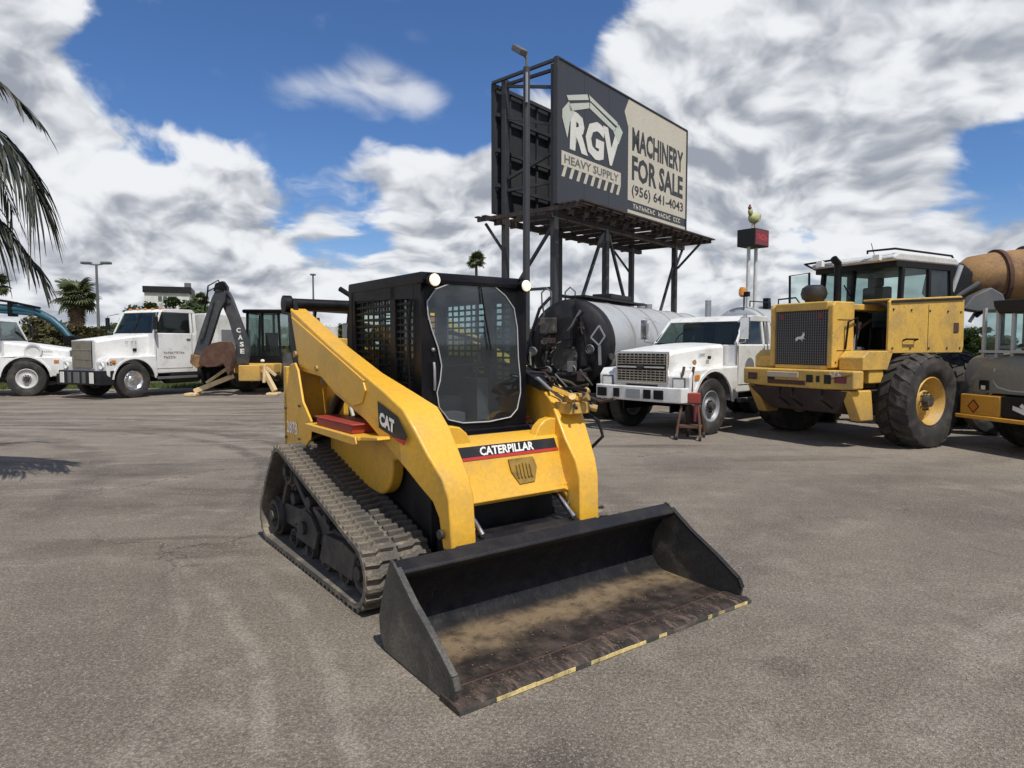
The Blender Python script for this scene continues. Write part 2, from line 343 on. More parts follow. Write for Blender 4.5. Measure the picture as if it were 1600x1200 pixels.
# ------------------------------------------------------------------ geometry helpers
class MB:
    def __init__(s): s.v = []; s.f = []
    def add(s, vs, fs):
        o = len(s.v); s.v += [tuple(v) for v in vs]; s.f += [tuple(i + o for i in f) for f in fs]; return s
    def box(s, x0, x1, y0, y1, z0, z1):
        return s.add([(x0, y0, z0), (x1, y0, z0), (x1, y1, z0), (x0, y1, z0), (x0, y0, z1), (x1, y0, z1), (x1, y1, z1), (x0, y1, z1)],
                     [(0, 3, 2, 1), (4, 5, 6, 7), (0, 1, 5, 4), (1, 2, 6, 5), (2, 3, 7, 6), (3, 0, 4, 7)])
    def prism(s, pts, a, b, axis='x'):
        """extrude a 2D outline along axis; pts are (y,z) for x, (x,z) for y, (x,y) for z"""
        mk = {'x': lambda t, p: (t, p[0], p[1]), 'y': lambda t, p: (p[0], t, p[1]), 'z': lambda t, p: (p[0], p[1], t)}[axis]
        n = len(pts)
        vs = [mk(a, p) for p in pts] + [mk(b, p) for p in pts]
        fs = [tuple(range(n - 1, -1, -1)), tuple(range(n, 2 * n))]
        for i in range(n): j = (i + 1) % n; fs.append((i, j, j + n, i + n))
        return s.add(vs, fs)
    def cyl(s, p0, p1, r0, r1=None, seg=16, cap=True):
        r1 = r0 if r1 is None else r1
        p0 = Vector(p0); p1 = Vector(p1); d = (p1 - p0).normalized()
        u = d.orthogonal().normalized(); w = d.cross(u)
        vs = []; fs = []
        for p, r in ((p0, r0), (p1, r1)):
            for i in range(seg):
                a = 2 * math.pi * i / seg; vs.append(p + (u * math.cos(a) + w * math.sin(a)) * r)
        for i in range(seg): j = (i + 1) % seg; fs.append((i, j, j + seg, i + seg))
        if cap: fs += [tuple(range(seg - 1, -1, -1)), tuple(range(seg, 2 * seg))]
        return s.add(vs, fs)
    def tube(s, pts, r, seg=8, r1=None):
        pts = [Vector(p) for p in pts]; n = len(pts); vs = []; fs = []
        u = None
        for i, p in enumerate(pts):
            d = (pts[min(i + 1, n - 1)] - pts[max(i - 1, 0)]).normalized()
            u = d.orthogonal().normalized() if u is None else (u - d * u.dot(d)).normalized()
            w = d.cross(u); rr = r if r1 is None else r + (r1 - r) * i / (n - 1)
            for k in range(seg):
                a = 2 * math.pi * k / seg; vs.append(p + (u * math.cos(a) + w * math.sin(a)) * rr)
        for i in range(n - 1):
            for k in range(seg): m = (k + 1) % seg; fs.append((i * seg + k, i * seg + m, (i + 1) * seg + m, (i + 1) * seg + k))
        fs += [tuple(range(seg - 1, -1, -1)), tuple(range((n - 1) * seg, n * seg))]
        return s.add(vs, fs)
    def bar(s, p0, p1, w, h=None, up=(0, 0, 1)):
        h = w if h is None else h
        p0 = Vector(p0); p1 = Vector(p1); d = (p1 - p0).normalized(); up = Vector(up)
        if abs(d.dot(up)) > .98: up = Vector((0, 1, 0))
        u = d.cross(up).normalized() * w / 2; v = u.cross(d).normalized() * h / 2
        vs = [p + a * u + b * v for p in (p0, p1) for a, b in ((-1, -1), (1, -1), (1, 1), (-1, 1))]
        return s.add(vs, [(3, 2, 1, 0), (4, 5, 6, 7), (0, 1, 5, 4), (1, 2, 6, 5), (2, 3, 7, 6), (3, 0, 4, 7)])
    def lathe(s, prof, c=(0, 0, 0), axis='x', seg=32):
        """prof = [(t along axis, radius)...]"""
        vs = []; fs = []; n = len(prof)
        for i in range(seg):
            a = 2 * math.pi * i / seg; ca, sa = math.cos(a), math.sin(a)
            for t, r in prof:
                q = {'x': (t, r * ca, r * sa), 'y': (r * sa, t, r * ca), 'z': (r * ca, r * sa, t)}[axis]
                vs.append((q[0] + c[0], q[1] + c[1], q[2] + c[2]))
        for i in range(seg):
            j = (i + 1) % seg
            for k in range(n - 1): fs.append((i * n + k, i * n + k + 1, j * n + k + 1, j * n + k))
        return s.add(vs, fs)
    def ball(s, c, rx, ry=None, rz=None, seg=14, rings=9):
        ry = rx if ry is None else ry; rz = rx if rz is None else rz
        vs = [(c[0], c[1], c[2] - rz)]; fs = []
        for i in range(1, rings):
            t = math.pi * i / rings - math.pi / 2
            for k in range(seg):
                a = 2 * math.pi * k / seg; vs.append((c[0] + rx * math.cos(t) * math.cos(a), c[1] + ry * math.cos(t) * math.sin(a), c[2] + rz * math.sin(t)))
        vs.append((c[0], c[1], c[2] + rz)); last = len(vs) - 1
        for k in range(seg):
            m = (k + 1) % seg; fs.append((0, 1 + m, 1 + k)); fs.append((last, 1 + (rings - 2) * seg + k, 1 + (rings - 2) * seg + m))
            for i in range(rings - 2): fs.append((1 + i * seg + k, 1 + i * seg + m, 1 + (i + 1) * seg + m, 1 + (i + 1) * seg + k))
        return s.add(vs, fs)
    def loft(s, secs, closed=True):
        """secs: list of equal-length rings of 3D points"""
        n = len(secs[0]); vs = [p for r in secs for p in r]; fs = []
        for i in range(len(secs) - 1):
            for k in range(n if closed else n - 1): m = (k + 1) % n; fs.append((i * n + k, i * n + m, (i + 1) * n + m, (i + 1) * n + k))
        if closed: fs += [tuple(range(n - 1, -1, -1)), tuple(range((len(secs) - 1) * n, len(secs) * n))]
        return s.add(vs, fs)
    def quad(s, *p): return s.add(p, [tuple(range(len(p)))])
    def frame(s, inner, outer, a, b, axis='y'):
        """plate with a hole: inner and outer rings with equal counts"""
        mk = {'x': lambda t, p: (t, p[0], p[1]), 'y': lambda t, p: (p[0], t, p[1])}[axis]
        n = len(inner); vs = [mk(a, p) for p in inner] + [mk(a, p) for p in outer] + [mk(b, p) for p in inner] + [mk(b, p) for p in outer]; fs = []
        for i in range(n):
            j = (i + 1) % n
            fs += [(i, j, n + j, n + i), (2 * n + j, 2 * n + i, 3 * n + i, 3 * n + j), (j, i, 2 * n + i, 2 * n + j), (n + i, n + j, 3 * n + j, 3 * n + i)]
        return s.add(vs, fs)
    def xf(s, M):
        s.v = [tuple(M @ Vector(v)) for v in s.v]; return s
    def mesh(s, name, m, smooth=35, weld=True):
        me = bpy.data.meshes.new(name); me.from_pydata(s.v, [], s.f)
        bm = bmesh.new(); bm.from_mesh(me)
        if weld and len(s.v) < 60000: bmesh.ops.recalc_face_normals(bm, faces=bm.faces)
        bm.to_mesh(me); bm.free()
        if smooth:
            me.polygons.foreach_set('use_smooth', [True] * len(me.polygons)); me.set_sharp_from_angle(angle=R(smooth))
        me.materials.append(m); me.update()
        return me
    def obj(s, name, m, parent=None, bevel=0, smooth=35, label=None, kind=None, seg=2):
        o = bpy.data.objects.new(name, s.mesh(name, m, smooth)); COL.objects.link(o)
        if parent: o.parent = parent
        if bevel:
            b = o.modifiers.new('bevel', 'BEVEL'); b.width = bevel; b.segments = seg; b.limit_method = 'ANGLE'; b.angle_limit = R(35); b.harden_normals = True
        if label: o['label'] = label
        if kind: o['kind'] = kind
        return o


def tag(o, label=None, cat=None, group=None, kind=None):
    if label: o['label'] = label
    if cat: o['category'] = cat
    if group: o['group'] = group
    if kind: o['kind'] = kind
    return o
def thing(name, label, cat, loc=(0, 0, 0), rz=0, group=None):
    o = bpy.data.objects.new(name, None); COL.objects.link(o); o.empty_display_size = .2
    o.location = loc; o.rotation_euler = (0, 0, rz)
    return tag(o, label, cat, group)
def copy_tree(o, parent=None):
    c = o.copy(); COL.objects.link(c)
    if parent: c.parent = parent
    for ch in list(o.children): copy_tree(ch, c)
    return c
def inst(src, name, parent, M):
    """another object sharing a mesh, placed by matrix in its parent's space"""
    o = bpy.data.objects.new(name, src.data); COL.objects.link(o); o.parent = parent; o.matrix_local = M
    for md in src.modifiers:
        nm = o.modifiers.new(md.name, md.type); nm.width = md.width; nm.segments = md.segments; nm.limit_method = md.limit_method; nm.angle_limit = md.angle_limit; nm.harden_normals = True
    return o
def anchor(px, py, a, lx, ly):
    """origin of a vehicle whose point (lx, ly) stands at ground point (px, py), heading away at azimuth a"""
    a = R(a); X = Vector((math.cos(a), -math.sin(a), 0)); Y = Vector((math.sin(a), math.cos(a), 0))
    return Vector((px, py, 0)) - X * lx - Y * ly

def text(name, s, m, parent, org, right, up, width=None, height=None, bold=.0, depth=.002, shear=0, spacing=1.0, align='L', label=None):
    cu = bpy.data.curves.new(name, 'FONT'); cu.body = s; cu.size = 1; cu.offset = bold; cu.shear = shear; cu.space_character = spacing; cu.resolution_u = 2
    t = bpy.data.objects.new('tmp', cu); COL.objects.link(t)
    dg = bpy.context.evaluated_depsgraph_get(); me = bpy.data.meshes.new_from_object(t.evaluated_get(dg)); bpy.data.objects.remove(t)
    xs = [v.co.x for v in me.vertices]; ys = [v.co.y for v in me.vertices]
    x0, x1, y0, y1 = min(xs), max(xs), min(ys), max(ys)
    sx = (width / (x1 - x0)) if width else height / (y1 - y0)
    sy = (height / (y1 - y0)) if height else sx
    right = Vector(right).normalized(); up = Vector(up).normalized(); nrm = right.cross(up); org = Vector(org)
    off = {'L': 0, 'C': -.5, 'R': -1}[align] * (x1 - x0)
    for v in me.vertices:
        v.co = org + right * ((v.co.x - x0 + off) * sx) + up * ((v.co.y - y0) * sy) + nrm * depth
    me.materials.clear(); me.materials.append(m)
    o = bpy.data.objects.new(name, me); COL.objects.link(o); o.parent = parent
    if label: o['label'] = label
    return o

def marks(name, n, m, parent, org, right, up, width, height, depth=.002, seed=1):
    """a row of worn letter-sized strokes, for print too small to read"""
    right = Vector(right).normalized(); up = Vector(up).normalized(); nr = right.cross(up); org = Vector(org) + nr * depth
    rnd = random.Random(seed + n); b = MB(); w = width / n
    for i in range(n):
        if n > 5 and rnd.random() < .12: continue
        x = i * w
        for (x0, x1, y0, y1) in [((0, .25, 0, 1), (.25, .75, .38, .62), (.5, .75, 0, .38)), ((0, .25, 0, 1), (.25, .75, .75, 1), (.25, .75, 0, .22)), ((.25, .5, 0, 1), (0, .75, .76, 1))][rnd.randrange(3)]:
            b.quad(org + right * (x + w * x0) + up * height * y0, org + right * (x + w * x1) + up * height * y0, org + right * (x + w * x1) + up * height * y1, org + right * (x + w * x0) + up * height * y1)
    return b.obj(name, m, parent, smooth=0, kind='stuff')

def decal(name, pts, m, parent, org, right, up, depth=.0015, label=None):
    right = Vector(right).normalized(); up = Vector(up).normalized(); n = right.cross(up); org = Vector(org)
    b = MB(); b.quad(*[org + right * x + up * y + n * depth for x, y in pts])
    return b.obj(name, m, parent, smooth=0, label=label)

def arc(cx, cy, r, a0, a1, n):
    return [(cx + r * math.cos(R(a0 + (a1 - a0) * i / n)), cy + r * math.sin(R(a0 + (a1 - a0) * i / n))) for i in range(n + 1)]
def hull(pts):
    pts = sorted(set((round(x, 5), round(y, 5)) for x, y in pts))
    def half(p):
        h = []
        for q in p:
            while len(h) > 1 and (h[-1][0] - h[-2][0]) * (q[1] - h[-2][1]) - (h[-1][1] - h[-2][1]) * (q[0] - h[-2][0]) <= 0: h.pop()
            h.append(q)
        return h[:-1]
    return half(pts) + half(pts[::-1])

def wheel_parts(parent, name, cx, cy, r, w, side, rimr, rimm, treadn=0, hub=.09, seg=36, tyrem=None, dish=.35, bolts=8, tread_h=.02):
    """wheel with tyre, rim and hub; axis along x; side=+1 means its outer face looks to +x"""
    tyrem = tyrem or TYRE
    b = MB(); h = w / 2; sh = .86
    prof = [(-h * .72, rimr), (-h * .95, rimr + (r - rimr) * .25), (-h, rimr + (r - rimr) * .6), (-h * .9, r * .965), (-h * sh * .85, r), (h * sh * .85, r), (h * .9, r * .965), (h, rimr + (r - rimr) * .6), (h * .95, rimr + (r - rimr) * .25), (h * .72, rimr)]
    b.lathe(prof + [prof[0]], (cx, cy, r), 'x', seg)
    ty = b.obj(name, tyrem, parent)
    if treadn:
        t = MB()
        for i in range(treadn):
            for sd in (-1, 1):
                a = 2 * math.pi * (i + (.5 if sd > 0 else 0)) / treadn
                for (xa, xb, da) in ((.06, .52, 0.0), (.50, 1.0, .12)):
                    da0 = da * 9 / treadn * 2
                    vs = []
                    for rr in (r * .97, r + tread_h):
                        for x_, o in ((xa, da0), (xb, da0 + .10)):
                            for e in (-.5, .5):
                                aa = a + o + e * 2 * math.pi / treadn * .62
                                q = rr - (.018 + .05 * r if (x_ == 1.0 and rr > r) else 0)
                                vs.append((cx + sd * x_ * h * .97, cy + q * math.cos(aa), r + q * math.sin(aa)))
                    t.add(vs, [(0, 1, 3, 2), (4, 6, 7, 5), (0, 4, 5, 1), (2, 3, 7, 6), (0, 2, 6, 4), (1, 5, 7, 3)])
        t.obj('tyre_tread', tyrem, ty, smooth=0, kind='stuff')
    b = MB(); f = side
    prof = [(f * h * .74, rimr * 1.02), (f * h * .80, rimr * .97), (f * h * .70, rimr * .90), (f * h * (.7 - dish), rimr * .78), (f * h * (.7 - dish * 1.1), rimr * .5), (f * h * (.7 - dish * .6), rimr * .42), (f * h * (.7 - dish * .6), rimr * .1), (f * h * (.7 - dish * .6), 0.0001)]
    b.lathe(prof, (cx, cy, r), 'x', seg)
    b.lathe([(-f * h * .7, rimr), (-f * h * .6, rimr * .8), (0, rimr * .7), (0, .001)], (cx, cy, r), 'x', 20)
    rim = b.obj('rim', rimm, ty)
    b = MB(); xo = cx + f * h * (.7 - dish * .6)
    b.cyl((xo, cy, r), (xo + f * hub, cy, r), rimr * .27, rimr * .22, 14)
    for i in range(bolts):
        a = 2 * math.pi * i / bolts; q = (xo, cy + rimr * .36 * math.cos(a), r + rimr * .36 * math.sin(a))
        b.cyl(q, (q[0] + f * .03, q[1], q[2]), .016, seg=6)
    b.obj('hub', DKST if rimm is not CHR else CHR, ty)
    return ty

# ------------------------------------------------------------------ the ground
def build_ground():
    b = MB(); n = 60
    b.quad((-70, -25, 0), (70, -25, 0), (70, 23.5, 0), (26, 27, 0), (-2, 25.5, 0), (-26, 22.6, 0), (-70, 22.0, 0))
    b.obj('asphalt_yard', ASPH, kind='structure', smooth=0)
    b = MB(); b.quad((-1500, -600, -.012), (1500, -600, -.012), (1500, 2500, -.012), (-1500, 2500, -.012))
    b.obj('ground', EARTH, kind='structure', smooth=0)
    # grass strip along the back of the yard
    rnd = random.Random(3); b = MB()
    for i in range(16000):
        x = rnd.uniform(-24, -3); e = 23.2 + (x + 24) * .13
        y = e + abs(rnd.gauss(0, 1.3)) - .15
        if rnd.random() < .15: y -= rnd.random() * .8
        h = rnd.uniform(.05, .20); a = rnd.uniform(0, 6.28); dx, dy = math.cos(a) * .018, math.sin(a) * .018
        b.add([(x - dx, y - dy, -.01), (x + dx, y + dy, -.01), (x + rnd.uniform(-.05, .05), y + rnd.uniform(-.05, .05), h)], [(0, 1, 2)])
    b.obj('grass', GRASSM, kind='stuff', smooth=0)['label'] = 'short green grass along the far edge of the yard behind the white trucks'
    # loose stones swept over the asphalt
    b = MB()
    for i in range(2600):
        y = 1.6 + 12 * rnd.random() ** 1.5; x = rnd.uniform(-1, 1) * (y * .8 + .3); r = rnd.uniform(.003, .008) * (1 + y * .06)
        b.ball((x, y, r * .3), r, r * rnd.uniform(.6, 1), r * .6, 5, 3)
    b.obj('loose_gravel', paint('pale_gravel', (.27, .235, .19), .9, amt=.4, scale=1), kind='stuff')['label'] = 'small loose stones scattered over the grey asphalt'
build_ground()


# ------------------------------------------------------------------ compact track loader in front
CTL = thing('compact_track_loader', 'yellow and black compact track loader with rubber tracks and wide black bucket, nearest machine', 'track loader', (0.619, 3.416, 0), R(36.5))

def loop_points():
    pts = []
    for cy, cz, r in ((1.335, .222, .195), (3.03, .222, .195), (2.735, .625, .185)):
        pts += [(cy + r * math.cos(2 * math.pi * i / 40), cz + r * math.sin(2 * math.pi * i / 40)) for i in range(40)]
    h = hull(pts)
    out = []   # resample
    L = [0]
    for i in range(len(h)): L.append(L[-1] + math.dist(h[i], h[(i + 1) % len(h)]))
    def at(s):
        s %= L[-1]
        for i in range(len(h)):
            if L[i + 1] >= s:
                t = (s - L[i]) / (L[i + 1] - L[i]); a, c = h[i], h[(i + 1) % len(h)]
                return (a[0] + (c[0] - a[0]) * t, a[1] + (c[1] - a[1]) * t)
    return L[-1], at

def build_tracks():
    total, at = loop_points()
    N = 70; ring = [at(total * i / 168) for i in range(168)]
    lugmesh = None
    for s in (-1, 1):
        xi, xo = .535, .975
        b = MB(); secs = []
        for i in range(169):
            p = ring[i % 168]; q = ring[(i + 1) % 168]; o = ring[(i - 1) % 168]
            t = Vector((q[0] - o[0], q[1] - o[1])).normalized(); n = Vector((t[1], -t[0]))
            inn = (p[0] - n[0] * .028, p[1] - n[1] * .028); out = (p[0] + n[0] * .002, p[1] + n[1] * .002)
            secs.append([(s * xi, *inn), (s * xi, *out), (s * xo, *out), (s * xo, *inn)])
        b.loft(secs, True); b.f = b.f[:-2]
        tr = b.obj('track_belt', RUB, CTL)
        # tread lugs
        src = None
        for i in range(N):
            p = at(total * (i + .5) / N); q = at(total * (i + .5) / N + .01); o = at(total * (i + .5) / N - .01)
            t = Vector((0, q[0] - o[0], q[1] - o[1])).normalized(); n = Vector((0, t[2], -t[1]))
            M = Matrix(((1, 0, 0, s * (xi + xo) / 2), (0, t[1], n[1], p[0]), (0, t[2], n[2], p[1]), (0, 0, 0, 1)))
            if src is None:
                lb = MB(); w = (xo - xi) / 2 - .004
                zz = [(-w, 0), (-w * .62, .006), (-w * .50, -.012), (-w * .06, -.008), (w * .06, .010), (w * .5, .006), (w * .62, -.010), (w, -.002)]
                segs = [(0, 3), (4, 7)]
                for a_, b_ in segs:
                    secs = []
                    for x_, y_ in zz[a_:b_ + 1]:
                        secs.append([(x_, y_ - .021, 0), (x_, y_ - .012, .026), (x_, y_ + .012, .026), (x_, y_ + .021, 0)])
                    lb.loft(secs)
                src = lb.obj('track_lug', RUB, tr, smooth=30); src.matrix_local = M
            else: inst(src, 'track_lug', tr, M)
        # undercarriage inside the loop
        xm = s * .80
        def disc(name, cy, cz, r, x0, x1, m, holes=0):
            b = MB(); b.lathe([(x0, .02), (x0, r * .55), (x0 + s * .02, r * .62), (x0 + s * .02, r * .82), (x0 - s * .01, r * .86), (x0 - s * .01, r), (x1, r), (x1, .02)], (0, cy, cz), 'x', 26)
            b.cyl((x0, cy, cz), (x0 + s * .045, cy, cz), r * .28, seg=12)
            for k in range(6):
                a = k * math.pi / 3; b.cyl((x0, cy + r * .42 * math.cos(a), cz + r * .42 * math.sin(a)), (x0 + s * .02, cy + r * .42 * math.cos(a), cz + r * .42 * math.sin(a)), .012, seg=6)
            return b.obj(name, m, CTL)
        disc('front_idler', 1.335, .222, .155, s * .90, s * .60, DKST)
        disc('rear_idler', 3.03, .222, .155, s * .90, s * .60, DKST)
        sp = disc('drive_sprocket', 2.735, .625, .125, s * .88, s * .66, DKST)
        b = MB()
        for k in range(13):
            a = k * 2 * math.pi / 13; b.cyl((s * .62, 2.735 + .142 * math.cos(a), .625 + .142 * math.sin(a)), (s * .86, 2.735 + .142 * math.cos(a), .625 + .142 * math.sin(a)), .017, seg=8)
        b.obj('sprocket_pin', DKST, sp)
        for k, y_ in enumerate((1.66, 1.98, 2.30, 2.64)):
            disc('bogie_wheel', y_, .122, .088, s * .87, s * .60, DKST)
        b = MB()   # roller frame, tapered plate with a dusty cover and stiffeners
        b.prism([(1.30, .30), (1.36, .17), (1.60, .19), (3.0, .19), (3.08, .26), (2.95, .34), (2.55, .36), (2.30, .44), (2.05, .38), (1.55, .33)], s * .78, s * .87)
        b.prism([(1.40, .315), (1.46, .135), (2.02, .125), (1.92, .325), (1.62, .345)], s * .871, s * .925); b.prism([(2.10, .28), (2.16, .15), (2.55, .15), (2.50, .30), (2.36, .40), (2.22, .38)], s * .871, s * .905); b.cyl((s * .9, 2.35, .27), (s * .935, 2.35, .27), .05, seg=14)
        b.box(*sorted((s * .60, s * .72)), 1.5, 2.9, .24, .36)
        b.obj('roller_frame', DKST, CTL, bevel=.008)
        b = MB()   # suspension arms and torsion axle housings
        b.bar((s * .84, 2.25, .36), (s * .84, 2.72, .66), .05, .10, up=(1, 0, 0)); b.bar((s * .84, 2.95, .30), (s * .84, 2.76, .60), .05, .09, up=(1, 0, 0))
        b.cyl((s * .5, 2.1, .42), (s * .86, 2.1, .42), .055); b.cyl((s * .5, 2.75, .40), (s * .86, 2.75, .40), .05); b.cyl((s * .5, 2.735, .625), (s * .84, 2.735, .625), .09)
        b.bar((s * .86, 1.9, .36), (s * .86, 2.2, .44), .04, .07, up=(1, 0, 0)); b.bar((s * .86, 2.44, .33), (s * .86, 2.62, .25), .05, .08, up=(1, 0, 0))
        b.cyl((s * .80, 2.30, .46), (s * .90, 2.30, .46), .045); b.cyl((s * .80, 1.98, .40), (s * .90, 1.98, .40), .04)
        b.obj('suspension_arm', DKST, CTL, bevel=.006)
        b = MB()   # grease hoses looping over the frame
        b.tube([(s * .88, 1.9, .40), (s * .89, 2.05, .47), (s * .88, 2.25, .43), (s * .88, 2.45, .50), (s * .87, 2.6, .56)], .010, 6)
        b.obj('grease_line', BLK, CTL)
build_tracks()

def build_chassis():
    b = MB(); b.prism([(1.22, .34), (1.30, .24), (3.15, .24), (3.32, .45), (3.32, .95), (2.9, 1.02), (1.45, 1.02), (1.22, .82)], -.50, .50)
    b.obj('chassis', BLKM, CTL, bevel=.015)
    for s in (-1, 1):
        b = MB()   # rounded lower body side (tank pocket), yellow
        b.prism([(2.62, 1.0), (1.50, 1.0), (1.46, .86)] + arc(1.76, .80, .215, 170, 275, 8) + [(2.10, .62), (2.62, .78)], s * .505, s * .60)
        b.obj('tank_cover', YEL, CTL, bevel=.02, seg=3)
        b = MB()   # fender ledge
        b.box(*sorted((s * .50, s * .82)), 1.58, 2.52, .985, 1.012)
        b.prism([(2.52, 1.012), (1.60, 1.012), (1.58, .965), (1.62, .955), (2.50, .965)], s * .82, s * .832)
        b.prism([(1.60, 1.012), (1.34, 1.035), (1.33, 1.015), (1.58, .985)], s * .55, s * .80)
        b.obj('fender_ledge', YEL, CTL, bevel=.006)
        b = MB()   # red box on the ledge
        b.box(*sorted((s * .62, s * .80)), 1.72, 2.36, 1.014, 1.068); b.box(*sorted((s * .61, s * .805)), 1.70, 2.38, 1.068, 1.080)
        b.obj('red_step_box', RED, CTL, bevel=.006)
        b = MB()   # rear upright
        out = [(3.17, .76), (3.17, 1.16), (3.08, 1.30), (3.00, 1.44), (2.90, 1.455), (2.83, 1.40), (2.73, 1.16), (2.55, 1.02), (2.60, .86), (2.72, .78)]
        b.prism(out, s * .775, s * .755)
        b.prism([(3.18, .74), (3.18, 1.42), (3.10, 1.42), (3.10, .74)], s * .775, s * .50)
        b.prism([(2.98, 1.0), (2.98, 1.40), (2.92, 1.40), (2.92, 1.0)], s * .755, s * .50)
        up = b.obj('rear_upright', YEL, CTL, bevel=.008)
        if s < 0: text('model_lettering', '287B', WPRINT, up, (-.777, 3.10, .88), (0, -1, 0), (0, 0, 1), width=.26, height=.10, bold=.02, depth=.003)
        else: text('model_lettering', '287B', WPRINT, up, (.777, 2.84, .88), (0, 1, 0), (0, 0, 1), width=.26, height=.10, bold=.02, depth=.003)
        # dark links behind the arm's tail
        b = MB(); b.prism([(3.26, 1.98), (3.14, 1.98), (3.10, 1.86), (2.96, 1.36), (3.06, 1.30), (3.20, 1.5), (3.27, 1.8)], s * .70, s * .66)
        b.cyl((s * .76, 3.04, 1.40), (s * .58, 3.04, 1.40), .035, seg=14)
        b.obj('lift_link', BLK, CTL, bevel=.006)
        b = MB()   # lift cylinder
        b.cyl((s * .64, 2.62, .93), (s * .64, 2.20, 1.30), .045, seg=14); b.cyl((s * .64, 2.62, .93), (s * .64, 2.85, .86), .05, seg=14)
        b.cyl((s * .64, 2.22, 1.28), (s * .64, 2.02, 1.42), .024, seg=12)
        b.obj('lift_cylinder', BLK, CTL)
    # engine hood and rear
    b = MB(); b.prism([(2.72, 1.02), (3.36, .62), (3.40, 1.25), (3.30, 1.42), (2.72, 1.50)], -.46, .46)
    b.obj('engine_hood', YEL, CTL, bevel=.03, seg=3)
    b = MB(); b.box(-.36, .36, 3.385, 3.41, .75, 1.2)
    for i in range(7): b.box(-.34, .34, 3.405, 3.42, .79 + i * .06, .81 + i * .06)
    b.obj('rear_door_grille', BLK, CTL)
    b = MB(); b.cyl((-.74, 3.22, 1.935), (.74, 3.22, 1.935), .050, seg=18)
    for x_ in (-.72, .72): b.cyl((x_ - .03, 3.22, 1.935), (x_ + .03, 3.22, 1.935), .072, seg=18)
    b.obj('rear_cross_tube', BLK, CTL)
    b = MB(); b.tube([(-.30, 2.80, 1.48), (-.30, 2.80, 1.86), (-.31, 2.86, 2.00), (-.36, 2.96, 2.06)], .022, 10); b.obj('exhaust_pipe', BLK, CTL)
    # hydraulic hoses between hood and cab
    for j, (x_, z_) in enumerate(((-.52, 1.46), (-.50, 1.40), (-.54, 1.34), (-.48, 1.50), (.50, 1.42))):
        b = MB(); b.tube([(x_, 2.95, z_ - .1), (x_ - .03, 2.8, z_ + .10), (x_ - .02, 2.6, z_ + .06), (x_, 2.45, z_ - .08), (x_ + .02, 2.35, z_ - .28)], .014, 7)
        b.obj('hydraulic_hose', [BLK, GREYM, WHTD, RUSTY, BLK][j], CTL)
    b = MB(); b.box(-.56, -.47, 2.50, 2.66, 1.30, 1.50); b.cyl((-.52, 2.58, 1.5), (-.52, 2.58, 1.58), .03); b.obj('hydraulic_block', YELOLD, CTL, bevel=.01)
build_chassis()

